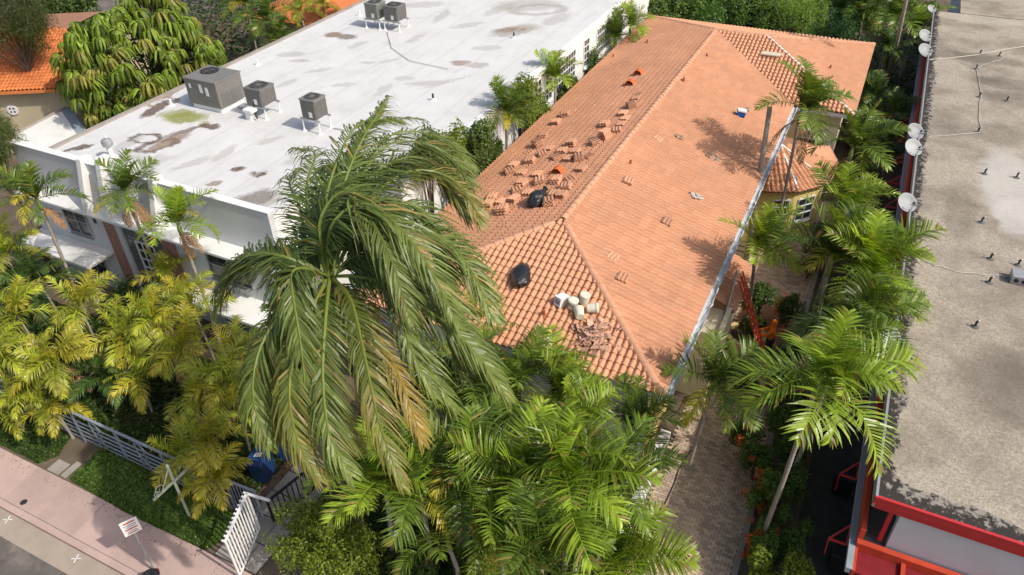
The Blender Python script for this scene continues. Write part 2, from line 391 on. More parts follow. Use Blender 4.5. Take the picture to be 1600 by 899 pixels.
TW, TE, TL = .44, .30, .36       # tile width (two rolls), exposure, length
_roll = lambda s: (abs(math.sin(2*math.pi*s))+1e-9)**.9
def tile_geo(w=TW, L=TL, h=.105, n=13, th=.026, lift=.046):
    """local: x across, y up-slope (0 at the lower edge), z out of the roof"""
    V = []; F = []
    for (yy, zz) in ((0, lift), (L, .0)):
        for i in range(n):
            s = i/(n-1); V.append((-w/2+w*s, yy, zz+h*_roll(s)))
    F += [(i, i+1, n+i+1, n+i) for i in range(n-1)]
    b = len(V)
    for dz in (0, -th):
        for i in range(n):
            s = i/(n-1); V.append((-w/2+w*s, 0, lift+dz+h*_roll(s)))
    F += [(b+n+i, b+n+i+1, b+i+1, b+i) for i in range(n-1)]
    return V, F
TV, TF = tile_geo()
tile_me = bpy.data.meshes.new('tile'); tile_me.from_pydata(TV, [], TF); tile_me.materials.append(MT['tile']); tile_me.polygons.foreach_set('use_smooth', [True]*len(TF)); tile_me.update()
def lay(origin, a, b, length, depth, slope, keep, clips, single=0, mat='tile', parent=None, TE=TE, dx0=0):
    """cover a roof plane with tiles. a along the eave, b uphill (plan)"""
    a = Vector((*a, 0)); b3 = Vector((*b, slope)).normalized(); nn = a.cross(b3).normalized()
    if nn.z < 0: nn = -nn
    base = Matrix((a, b3, nn)).transposed().to_4x4(); cosl = 1/math.sqrt(1+slope*slope)
    bm = bmesh.new(); singles = []; rows = int(depth/(TE*cosl))+1; cols = int(length/TW)+2
    for r in range(rows):
        for c in range(cols):
            s = dx0+(c+.5)*TW+rng.uniform(-.006, .006); d = r*TE*cosl-.05
            if not keep(s, d+TL*.5*cosl, .32): continue
            p = Vector(origin)+a*s+Vector((*b, slope))*d
            m = base.copy(); m.translation = p+nn*rng.uniform(0, .006)
            m = m @ Matrix.Rotation(rng.gauss(0, .008), 4, 'Z') @ Matrix.Rotation(rng.gauss(0, .006), 4, 'X')
            if single and keep(s, d+TL*.5*cosl, -.34): singles.append(m)
            else:
                vv = [bm.verts.new(m @ Vector(q)) for q in TV]
                for f in TF: bm.faces.new([vv[i] for i in f])
    for (co, no) in clips:
        g = bm.verts[:]+bm.edges[:]+bm.faces[:]
        bmesh.ops.bisect_plane(bm, geom=g, plane_co=co, plane_no=no, clear_outer=True)
    extra = []
    if single:
        extra = singles[single:]
        for m in extra:
            vv = [bm.verts.new(m @ Vector(q)) for q in TV]
            for f in TF: bm.faces.new([vv[i] for i in f])
    off = WLOC[parent.name]
    bmesh.ops.translate(bm, verts=bm.verts, vec=-off)
    me = bpy.data.meshes.new('roof_tiles'); bm.to_mesh(me); bm.free(); me.materials.append(MT[mat]); me.polygons.foreach_set('use_smooth', [True]*len(me.polygons))
    o = bpy.data.objects.new('roof_tiles', me); link(o, parent); tag(o, kind='stuff')
    for m in singles[:single]:
        mm = m.copy(); mm.translation = m.translation-off; inst('tile', tile_me, parent, mm)
W = 2*HW
lay((XL, YF, ZE), (1, 0), (0, 1), W, HW, SL, lambda s, d, g: d-g < s < W-d+g and d < HW,
    [((XL, YF, 0), (-1, 1, 0)), ((XR, YF, 0), (1, 1, 0))], single=300, parent=rf)
Lm = YI-YF; Lt = YB-YF
lay((XR, YF, ZE), (0, 1), (-1, 0), Lt, HW, SL, lambda s, d, g: d-g < s < Lm+d+g and d < HW,
    [((XR, YF, 0), (-1, -1, 0)), ((XR, YI, 0), (1, 1, 0))], parent=rf)
lay((XL, YB, ZE), (0, -1), (1, 0), Lt, HW, SL, lambda s, d, g: d-g < s < Lt-d+g and d < HW,
    [((XL, YF, 0), (1, -1, 0)), ((XL, YB, 0), (1, 1, 0))], parent=rf)
Lw = XW-XR
lay((XR-HW, YI, ZE), (1, 0), (0, 1), Lw+HW, HW, SL, lambda s, d, g: HW-d-g < s < HW+Lw-d+g and d < HW,
    [((XR, YI, 0), (-1, -1, 0)), ((XW, YI, 0), (1, 1, 0))], parent=rf)
lay((XW, YI, ZE), (0, 1), (-1, 0), W, HW, SL, lambda s, d, g: d-g < s < W-d+g and d < HW,
    [((XW, YI, 0), (-1, -1, 0)), ((XW, YB, 0), (-1, 1, 0))], parent=rf)
lay((XW, YB, ZE), (-1, 0), (0, -1), XW-XL, HW, SL, lambda s, d, g: d-g < s < (XW-XL)-d+g and d < HW,
    [((XW, YB, 0), (1, -1, 0)), ((XL, YB, 0), (-1, -1, 0))], parent=rf)
# ridge and hip caps
def cap_mesh(L=.42, r0=.155, r1=.145, n=9):
    V = []; F = []
    for (xx, r, dz) in ((0, r0, .018), (L, r1, 0)):
        for i in range(n):
            t = math.pi*i/(n-1); V.append((xx, -r*math.cos(t), dz+r*.95*math.sin(t)-.03))
    F += [(i+1, i, n+i, n+i+1) for i in range(n-1)]
    b = len(V)
    for k in (1, .8):
        for i in range(n):
            t = math.pi*i/(n-1); V.append((0, -r0*k*math.cos(t), .018+r0*.95*k*math.sin(t)-.03))
    F += [(b+i, b+i+1, b+n+i+1, b+n+i) for i in range(n-1)]
    me = bpy.data.meshes.new('ridge_tile'); me.from_pydata(V, [], F); me.materials.append(MT['tile_cap']); me.polygons.foreach_set('use_smooth', [True]*len(F)); me.update(); return me
CAPM = cap_mesh()
def caps(a, b, parent, name='ridge_tile', step=.375, me=CAPM):
    a = Vector(a); b = Vector(b); d = (b-a); n = max(1, int(d.length/step)); d.normalize()
    y = Vector((0, 0, 1)).cross(d).normalized(); z = d.cross(y)
    off = WLOC[parent.name]
    for i in range(n):
        m = Matrix((d, y, z)).transposed().to_4x4(); m.translation = a+d*(i*step)-off+z*.03
        m = m @ Matrix.Rotation(rng.gauss(0, .018), 4, 'Z') @ Matrix.Rotation(rng.gauss(0, .01), 4, 'Y')
        inst(name, me, parent, m)
caps((XL, YF, ZE), R1, rf); caps((XR, YF, ZE), R1, rf); caps(R1, R2, rf); caps((XL, YB, ZE), R2, rf); caps(R2, RW, rf); caps((XW, YB, ZE), RW, rf)
# wing's front hip still lacks its caps: a pale batten lies bare
hb = MB(); d0 = Vector((XW, YI, ZE+.09)); d1 = Vector((RW.x, RW.y, RW.z+.09))
hb.bar(d0, d1, .09, .06); hb.build('bare_hip_batten', 'trimwhite', rf)
tb = MB(); q = at(1206, 78, ZR-.1)
for i in range(5): tb.box(q.x-.5+i*.03, q.y-.35+i*.1, ZR-.32+i*.0, q.x+.5+i*.03, q.y-.27+i*.1, ZR-.26)
tag(tb.build('batten_bundle', 'cream', origin=q), 'short bundle of timber battens lying at the top of the rear wing', 'timber')
# gutter of crumpled white metal along the right eave
gm = MB(); prev = None; ny = 120; rows = []
for i in range(ny+1):
    y = YF+.1+(YI-YF-.2)*i/ny; j = lambda s: rng.gauss(0, s)
    rows.append([(XR+.0, y, ZE-.05), (XR+.03, y, ZE-.04), (XR+.06+j(.01), y, ZE-.02+j(.01)), (XR+.13+j(.01), y, ZE-.06+j(.01)), (XR+.23+j(.02), y, ZE-.04+j(.02)),
                 (XR+.27+j(.02), y, ZE+.03+j(.02)), (XR+.29+j(.014), y, ZE+.02+j(.01)), (XR+.25+j(.006), y, ZE-.17), (XR+.0, y, ZE-.2)])
nv = 9; gm.v = [p for r_ in rows for p in r_]
gm.f = [(i*nv+k, i*nv+k+1, (i+1)*nv+k+1, (i+1)*nv+k) for i in range(ny) for k in range(nv-1)]
gm.build('gutter', 'foil', rf)
# bay with a faceted tile roof on the right flank
bayc = Vector((-3.05, 34.2)); apex = Vector((-2.85, 33.6, 4.22))
bp = [(-3.5, 31.15), (-2.75, 31.2), (-1.5, 31.75), (-.38, 33.1), (-.3, 35.2), (-.9, 36.8), (-3.5, 37.4)]
bwp = [(x*.88-.3 if x > -3.4 else x, 34.2+(y-34.2)*.87) for x, y in bp]
bay = MB().prism(bwp, 0, 3.0).build('bay_wall', 'yellow', house)
br = MB(); ZB = 3.05
for i in range(len(bp)-1):
    br.add([(*bp[i], ZB), (*bp[i+1], ZB), apex], [(0, 1, 2)])
br.add([(x, y, ZB-.06) for x, y in bp], [tuple(range(len(bp)))[::-1]])
for i in range(len(bp)-1): br.add([(*bp[i], ZB), (*bp[i+1], ZB), (*bp[i+1], ZB-.06), (*bp[i], ZB-.06)], [(0, 3, 2, 1)])
bayroof = br.build('bay_roof', 'deck', house)
for i in range(len(bp)-2):
    A = Vector((*bp[i], ZB)); B = Vector((*bp[i+1], ZB)); e = (B-A); Lf = e.length; e.normalize()
    b2 = Vector((-e.y, e.x, 0))
    dist = (Vector((apex.x, apex.y, 0))-Vector((A.x, A.y, 0))).dot(b2)
    if dist < 0: b2 = -b2; dist = -dist
    s0 = (Vector((apex.x, apex.y, 0))-Vector((A.x, A.y, 0))).dot(e); sl_ = (apex.z-ZB)/dist
    keep = lambda s, d, g, dist=dist, s0=s0, Lf=Lf: (d/dist*s0-g) < s < (Lf-(d/dist)*(Lf-s0)+g) and d < dist
    dA = Vector((apex.x-A.x, apex.y-A.y, 0)).normalized(); dB = Vector((apex.x-B.x, apex.y-B.y, 0)).normalized()
    nA = Vector((-dA.y, dA.x, 0)); nB = Vector((-dB.y, dB.x, 0))
    mid = (A+B)/2
    if (mid-A).dot(nA) > 0: nA = -nA
    if (mid-B).dot(nB) > 0: nB = -nB
    lay(A, (e.x, e.y), (b2.x, b2.y), Lf+1.2, dist, sl_, keep, [((A.x, A.y, 0), nA), ((B.x, B.y, 0), nB)], parent=bayroof, dx0=-.3)
for i in (2, 3):
    MB().bar((*bp[i], ZB+.1), apex+Vector((0, 0, .1)), .08, .05).build('bare_hip_batten', 'trimwhite', bayroof)
def window(parent, a, b, z0, z1, nx, nz, frame='trimwhite', out=.0, sill=True, depth=.05, glass='glass'):
    """window on a vertical wall line a->b (plan); glass outside faces to the right of a->b"""
    a = Vector((*a, 0)); b = Vector((*b, 0)); d = (b-a).normalized(); n = Vector((d.y, -d.x, 0)); A = a+n*(.012+out); B = b+n*(.012+out)
    g = MB().add([A+Vector((0, 0, z0)), B+Vector((0, 0, z0)), B+Vector((0, 0, z1)), A+Vector((0, 0, z1))], [(0, 1, 2, 3)])
    wo = g.build('window', glass, parent)
    f = MB(); A2 = A+n*.02; B2 = B+n*.02
    for z in (z0, z1): f.bar(A2+Vector((0, 0, z)), B2+Vector((0, 0, z)), depth, .07)
    for q in (A2, B2): f.bar(q+Vector((0, 0, z0)), q+Vector((0, 0, z1)), .07, depth)
    f.build('frame', frame, wo)
    mu = MB()
    for i in range(1, nx):
        q = A2.lerp(B2, i/nx); mu.bar(q+Vector((0, 0, z0)), q+Vector((0, 0, z1)), .035, depth*.8)
    for i in range(1, nz):
        z = z0+(z1-z0)*i/nz; mu.bar(A2+Vector((0, 0, z)), B2+Vector((0, 0, z)), depth*.8, .035)
    if mu.v: mu.build('muntin', frame, wo)
    if sill:
        MB().bar(A2+n*.05+Vector((0, 0, z0-.07)), B2+n*.05+Vector((0, 0, z0-.07)), .16, .06).build('sill', frame, wo)
    return wo
A, B = Vector(bwp[1]), Vector(bwp[2])
window(house, A.lerp(B, .25), A.lerp(B, .85), 1.3, 2.45, 2, 3)
A, B = Vector(bwp[2]), Vector(bwp[3])
window(house, A.lerp(B, .2), A.lerp(B, .8), 1.2, 2.4, 2, 3)
for y in (25.6, 28.2): window(house, (XR-.5, y), (XR-.5, y+1.1), 1.1, 2.5, 2, 2)
for x in (-12, -9.4, -6.6): window(house, (x, YF+.5), (x+1.6, YF+.5), 1.0, 2.6, 3, 2)
window(house, (-2.6, YI+.5), (-1.3, YI+.5), 1.2, 2.6, 2, 2)
# side porch block with its own low tiled roof
MB().box(XR-.48, 20.4, 0, -2.42, 24.4, 2.95).build('porch_wall', 'cream', house)
MB().box(-2.44, 20.38, 2.95, -2.28, 22.6, 3.12).build('wall_coping', 'cream', house)
MB().box(XR-.46, 20.38, 2.95, -2.44, 20.5, 3.12).build('wall_coping', 'cream', house)
pr = MB().add([(XR-.45, 22.1, 3.55), (-2.2, 22.1, 2.98), (-2.2, 25.3, 2.98), (XR-.45, 25.3, 3.55), (XR-.45, 22.1, 2.9), (-2.2, 22.1, 2.9), (-2.2, 25.3, 2.9), (XR-.45, 25.3, 2.9)],
              [(0, 1, 2, 3), (4, 7, 6, 5), (0, 4, 5, 1), (1, 5, 6, 2), (2, 6, 7, 3)]).build('porch_roof', 'deck', house)
lay((-2.2, 22.1, 3.0), (0, 1), (-1, 0), 3.2, 1.3, .438, lambda s, d, g: 0 < s < 3.2 and d < 1.4, [], parent=pr)
MB().tube([at(1152, 423, 3.9), at(1137, 480, 3.2), at(1121, 540, 2.3)], .045, 8).build('downpipe', 'galv', house)
# raised front terrace with white coping
tr = MB().box(-9.5, 13.2, 0, -3.05, 16.0, .42).build('terrace', 'concrete', house)
for (x0, y0, x1, y1) in ((-3.3, 13.1, -2.96, 17.6), (-9.6, 13.06, -3.3, 13.36)):
    MB().box(x0, y0, .4, x1, y1, .82).build('coping_wall', 'trimwhite', tr, bevel=.02)
for i in range(5):
    MB().box(-12.6, 14.0+.3*i, 0, -10.4, 14.32+.3*i, .1+.16*i).build('step', 'concrete', house, bevel=.01)

# ------------------------------------------------------------------ pipes and vent hoods on the tiled roof
def zroof(x, y):
    """height of the laid tiles"""
    d = min(y-YF, x-XL, XR-x) if y < YI else min(x-XL, YB-y, max(XR-x, min(y-YI, XW-x)))
    return ZE+max(0, min(d, HW))*SL+.07
def onroof(u, v):
    z = 5.
    for _ in range(12):
        p = at(u, v, z); z = zroof(p.x, p.y)
    return Vector((p.x, p.y, z))
for k, (u, v, lab) in enumerate(((997, 118, 'orange half round vent hood farthest up the left slope'), (984, 134, 'orange half round vent hood second from the back on left slope'), (871, 272, 'orange half round vent hood among the tile stacks on left slope'))):
    p = onroof(u, v); t_ = thing('vent_hood', lab, 'vent', p, 'orange vent hoods on the left slope')
    n = 12; V = []; 
    for yy in (-.16, .2):
        for i in range(n+1):
            a = math.pi*i/n; V.append(p+Vector((.22*math.cos(a), yy, .02+.27*math.sin(a))))
    h = MB().add(V, [(i, i+1, n+1+i+1, n+1+i) for i in range(n)]+[tuple(range(n+1, 2*n+2))[::-1]])
    o = h.build('hood', 'orange_vent', t_); s_ = o.modifiers.new('solid', 'SOLIDIFY'); s_.thickness = .02
    MB().box(p.x-.3, p.y-.3, p.z-.05, p.x+.3, p.y+.3, p.z-.02).build('flashing', 'rust', t_)
    MB().tube([p+Vector((0, .02, -.05)), p+Vector((0, .02, .16))], .06, 8).build('pipe', 'rust', t_)
pl = [(1011, 68, 'far left slope near the top hip'), (958, 91, 'left slope close to the left eave'), (1104, 90, 'right slope high up near the ridge, dark'), (1068, 128, 'right slope below the dark pipe'),
      (985, 258, 'right slope beside the two-roll tile stack'), (1297, 108, 'rear wing slope'), (850, 493, 'front hip left of the white box')]
for (u, v, wh) in pl:
    p = onroof(u, v); t_ = thing('vent_pipe', 'short vent pipe on the '+wh, 'pipe', p, 'vent pipes through the tiled roof')
    MB().tube([p-Vector((0, 0, .1)), p+Vector((0, 0, .22))], .05, 8).build('pipe', 'rust', t_)
    MB().lathe(p+Vector((0, 0, -.03)), [(.16, -.02), (.13, .02), (.06, .07)], 10).build('collar', 'rust', t_)

# ------------------------------------------------------------------ tile stacks
SW_, SLn = .40, .44
def stack_tile():
    V, F = tile_geo(SW_, SLn, .055, 13, .03, .0)
    n = 13; V = []; F = []
    for zo in (0, -.035):
        for yy in (-SLn/2, SLn/2):
            for i in range(n):
                s = i/(n-1); V.append((-SW_/2+SW_*s, yy, zo+.04*(.5-.5*math.cos(6*math.pi*s))))
    F += [(i, i+1, n+i+1, n+i) for i in range(n-1)]+[(2*n+i+1, 2*n+i, 3*n+i, 3*n+i+1) for i in range(n-1)]
    F += [(2*n+i, 2*n+i+1, i+1, i) for i in range(n-1)]+[(n+i, n+i+1, 3*n+i+1, 3*n+i) for i in range(n-1)]
    F += [(0, n, 3*n, 2*n), (n-1, 3*n-1, 4*n-1, 2*n-1)]
    me = bpy.data.meshes.new('stack_tile'); me.from_pydata(V, [], F); me.materials.append(MT['tile_stack']); me.update(); return me
STM = stack_tile()
numw = {1: 'lone flat', 2: 'two stacked', 3: 'stack of three', 4: 'stack of four', 5: 'stack of five', 6: 'stack of six', 7: 'stack of seven'}
def make_stack(p, n, slope_rot, label, yaw=0, tip=0, grp=None):
    t_ = thing('tile_stack', label, 'tile stack', p, grp)
    for i in range(n):
        m = Matrix.Rotation(slope_rot, 4, 'Y') @ Matrix.Rotation(tip, 4, 'X') @ Matrix.Translation((rng.gauss(0, .015), rng.gauss(0, .02), .035+i*.062)) @ Matrix.Rotation(yaw+rng.gauss(0, .05), 4, 'Z')
        inst('tile', STM, t_, m)
zl = [(965, 100, 1), (945, 128, 2), (925, 178, 5), (878, 218, 3), (888, 242, 2), (866, 272, 2), (843, 312, 3), (773, 283, 4), (778, 352, 7), (718, 385, 4), (592, 195, 1), (552, 225, 4), (500, 270, 4), (430, 342, 3),
      (400, 398, 6), (460, 410, 2), (425, 447, 3), (345, 430, 1), (358, 487, 4), (265, 505, 3), (240, 548, 4), (307, 552, 3), (588, 392, 5), (535, 428, 3), (500, 465, 3), (610, 430, 3), (572, 474, 3), (632, 474, 5), (688, 455, 2),
      (645, 528, 3), (397, 560, 3), (410, 603, 4), (310, 607, 3), (500, 600, 4), (583, 585, 2), (558, 634, 4), (340, 668, 3), (278, 648, 3), (490, 668, 3), (533, 682, 4), (265, 706, 4), (142, 690, 3), (124, 732, 4), (205, 768, 5),
      (460, 725, 5), (205, 838, 1), (196, 718, 3)]
stk = []
for (a, b, n) in zl:
    p = onroof(730+a/3.597, 120+b/3.597); stk.append((p, n))
bands = {0: [], 1: [], 2: []}
for p, n in stk:
    f = (p.x-XL)/HW; bands[0 if f < .38 else 1 if f < .68 else 2].append((p, n))
bn = ['row nearest left eave', 'left slope middle row', 'left slope row nearest ridge']
ordw = ['first', 'second', 'third', 'fourth', 'fifth', 'sixth', 'seventh', 'eighth', 'ninth', 'tenth', 'eleventh', 'twelfth', 'thirteenth', 'fourteenth', 'fifteenth', 'sixteenth', 'seventeenth', 'eighteenth', 'nineteenth', 'twentieth', 'twenty-first', 'twenty-second', 'twenty-third', 'twenty-fourth', 'twenty-fifth']
for k, L_ in bands.items():
    L_.sort(key=lambda q: q[0].y)
    for i, (p, n) in enumerate(L_):
        make_stack(p, n, -math.atan(SL), f'{numw[n]} clay tiles, {ordw[i]} from front hip, {bn[k]}',
                   rng.gauss(0, .22)+(.7 if (p.y*7 % 1) < .15 else 0), 0, 'clay tile stacks on the left slope')
for (u, v, n, lab) in ((980, 284, 2, 'two stacked clay tiles on the right slope near the ridge'), (1042, 349, 2, 'weathered pair of clay tiles in the middle of the right slope'), (971, 436, 2, 'two stacked clay tiles on right slope near the front hip'), (1028, 217, 1, 'lone clay tile lying on right slope beside the coiled rope'), (957, 402, 1, 'lone flat clay tile on right slope between two tile pairs')):
    make_stack(onroof(u, v), n, math.atan(SL), lab, rng.gauss(0, .1), 0, 'loose clay tiles on the right slope')

# ------------------------------------------------------------------ roofers' gear
def bag(p, rx, ry, rz, yaw, label, knot):
    bm = bmesh.new(); bmesh.ops.create_icosphere(bm, subdivisions=4, radius=1)
    from mathutils import noise as nz
    for v in bm.verts:
        c = v.co.copy(); f = 1+.16*nz.noise(c*1.7+Vector((p.x, 0, 0)))+.07*nz.noise(c*5)
        v.co = Vector((c.x*rx*f, c.y*ry*f*(1-.18*c.x), max(c.z, -.55)*rz*f))
    for f in bm.faces: f.smooth = True
    me = bpy.data.meshes.new('bag'); bm.to_mesh(me); bm.free(); me.materials.append(MT['blackbag'])
    t_ = thing('rubbish_bag', label, 'bag', p); o = inst('sack', me, t_, Matrix.Translation((0, 0, rz*.5)) @ Matrix.Rotation(yaw, 4, 'Z'))
    if knot:
        kp = Vector((math.cos(yaw)*rx*.85, math.sin(yaw)*rx*.85, rz*.75)); d = Vector((math.cos(yaw), math.sin(yaw), .35))
        mb = MB().tube([p+kp, p+kp+d*.06, p+kp+d*.1, p+kp+d*.2+Vector((.02, 0, 0))], [.15, .06, .055, .12], 9); mb.build('knot', 'blackbag', t_)
bag(onroof(840, 318), .52, .33, .36, R(88), 'tied black rubbish bag leaning among the tile stacks', True)
bag(onroof(815, 434), .66, .30, .26, R(108), 'limp black rubbish bag lying on the front hip', False)
p = onroof(876, 476)
t_ = thing('white_box', 'white cardboard box beside the buckets on the front hip', 'box', p); t_.rotation_euler = (R(-12), 0, R(-22))
o = MB().box(-.14, -.2, 0, .14, .2, .32).build('carton', 'white_paint', None); o.parent = t_; o.name = 'carton'
o = MB().box(-.1, -.203, .08, .1, -.2005, .24).build('print_panel', 'bluegrey', None); o.parent = t_
o = MB().box(-.144, -.205, .31, .144, .205, .325).build('flap', 'trimwhite', None); o.parent = t_
def bucket(u, v, label, lying, yaw):
    p = onroof(u, v); t_ = thing('bucket', label, 'bucket', p, 'ivory buckets on the front hip')
    ax = (Matrix.Rotation(yaw, 4, 'Z') @ Matrix.Rotation(R(82) if lying else R(6), 4, 'Y')).to_3x3()
    c = p+Vector((0, 0, .17 if lying else 0)); c = c-ax @ Vector((0, 0, .17)) if lying else c
    MB().lathe(c, [(.13, 0), (.145, .03), (.16, .32), (.165, .33)], 18, ax).build('pail', 'bucket', t_, smooth=False)
    MB().lathe(c, [(.17, .3), (.178, .32), (.172, .36), (.15, .375), (.02, .37)], 18, ax).build('lid', 'bucket', t_)
    MB().lathe(c, [(.158, .2), (.166, .205), (.166, .225), (.158, .23)], 18, ax).build('band', 'dark', t_) if not lying and u < 900 else None
    pts = [c+ax @ Vector((.17*math.cos(a), .06+.14*math.sin(a), .35)) for a in [math.pi*i/8 for i in range(9)]]
    MB().tube(pts, .007, 5).build('handle', 'galv', t_)
bucket(894, 482, 'ivory bucket with a dark band next to the white box', False, 0)
bucket(912, 474, 'ivory bucket standing behind the other buckets', False, .4)
bucket(905, 496, 'ivory bucket tipped over towards the broken tiles', True, R(120))
bucket(925, 488, 'ivory bucket lying on its side nearest the right hip', True, R(20))
# heap of broken tile: countless shards
hp = onroof(926, 528); mb = MB()
for i in range(150):
    r = abs(rng.gauss(0, .42)); a = rng.uniform(0, 2*math.pi); x = hp.x+r*math.cos(a)*.8; y = hp.y+r*math.sin(a)*1.05
    z = zroof(x, y)+max(0, .28-.35*r)*rng.uniform(.2, 1)
    m = Matrix.Translation((x, y, z+.02)) @ Euler((rng.gauss(0, .5), rng.gauss(0, .5), rng.uniform(0, 6.28))).to_matrix().to_4x4()
    s = rng.uniform(.07, .32); k = rng.randint(4, 5); pl_ = []
    for q in range(k):
        aa = 2*math.pi*(q+rng.uniform(-.3, .3))/k; pl_.append((s*math.cos(aa)*rng.uniform(.6, 1), .6*s*math.sin(aa)*rng.uniform(.6, 1)))
    b_ = MB().prism(pl_, -.012, .014); mb.add([m @ Vector(v) for v in b_.v], b_.f)
tag(mb.build('broken_tile_heap', 'broken', origin=hp), 'heap of broken tile shards below the buckets on the front hip', 'rubble', kind='stuff')
# cooler
p = onroof(1156, 182); t_ = thing('cooler', 'blue cooler box with white lid on the right slope', 'cooler', p); t_.rotation_euler = (0, R(10), R(15))
for (b_, nm, mt) in (((-.2, -.15, 0, .2, .15, .26), 'body', 'brightblue'), ((-.21, -.16, .26, .21, .16, .36), 'lid', 'trimwhite')):
    o = MB().box(*b_).build(nm, mt, None, bevel=.025); o.parent = t_
o = MB().tube([(-.21, -.16, .2), (-.3, -.16, .3), (-.3, .16, .3), (-.21, .16, .2)], .012, 6).build('handle', 'trimwhite', None); o.parent = t_
p = onroof(1167, 174)
t_ = thing('tool_pouch', 'small tan tool pouch beside the blue cooler', 'pouch', p)
MB().box(p.x-.13, p.y-.1, p.z-.02, p.x+.13, p.y+.1, p.z+.12).build('pouch_body', 'rope', t_, bevel=.03)
MB().tube([p+Vector((-.1, 0, .12)), p+Vector((0, 0, .2)), p+Vector((.1, 0, .12))], .012, 6).build('strap', 'dark', t_)
def rope(pxs, label, r=.014, loops=None, seed=0, mat='rope'):
    g = random.Random(seed); pts = []
    for (u, v) in pxs:
        q = onroof(u, v); pts.append(q+Vector((0, 0, .02)))
    if loops:
        c = onroof(*loops[0]); n = loops[1]; R0 = loops[2]
        for i in range(n*12):
            a = i*2*math.pi/12+g.gauss(0, .12); rr = R0*g.uniform(.45, 1.05)
            x = c.x+rr*math.cos(a)*1.2; y = c.y+rr*math.sin(a)*.75; pts.append(Vector((x, y, zroof(x, y)+.02+g.uniform(0, .09))))
    tag(MB().tube(pts, r, 5).build('rope_coil', mat, origin=pts[0]), label, 'rope')
rope([(1052, 210), (1062, 214), (1070, 219), (1080, 224), (1092, 233), (1102, 240)], 'tangled rope trailing from coil beside lone tile on right slope', .016, ((1115, 248), 6, .3), 3)
rope([(1050, 211)], 'pale knotted rope end higher up than the large coil', .016, ((1062, 216), 4, .2), 4)
rope([(1080, 302)], 'separate off white rope heap in the middle of right slope', .022, ((1088, 309), 6, .24), 5, 'cable')

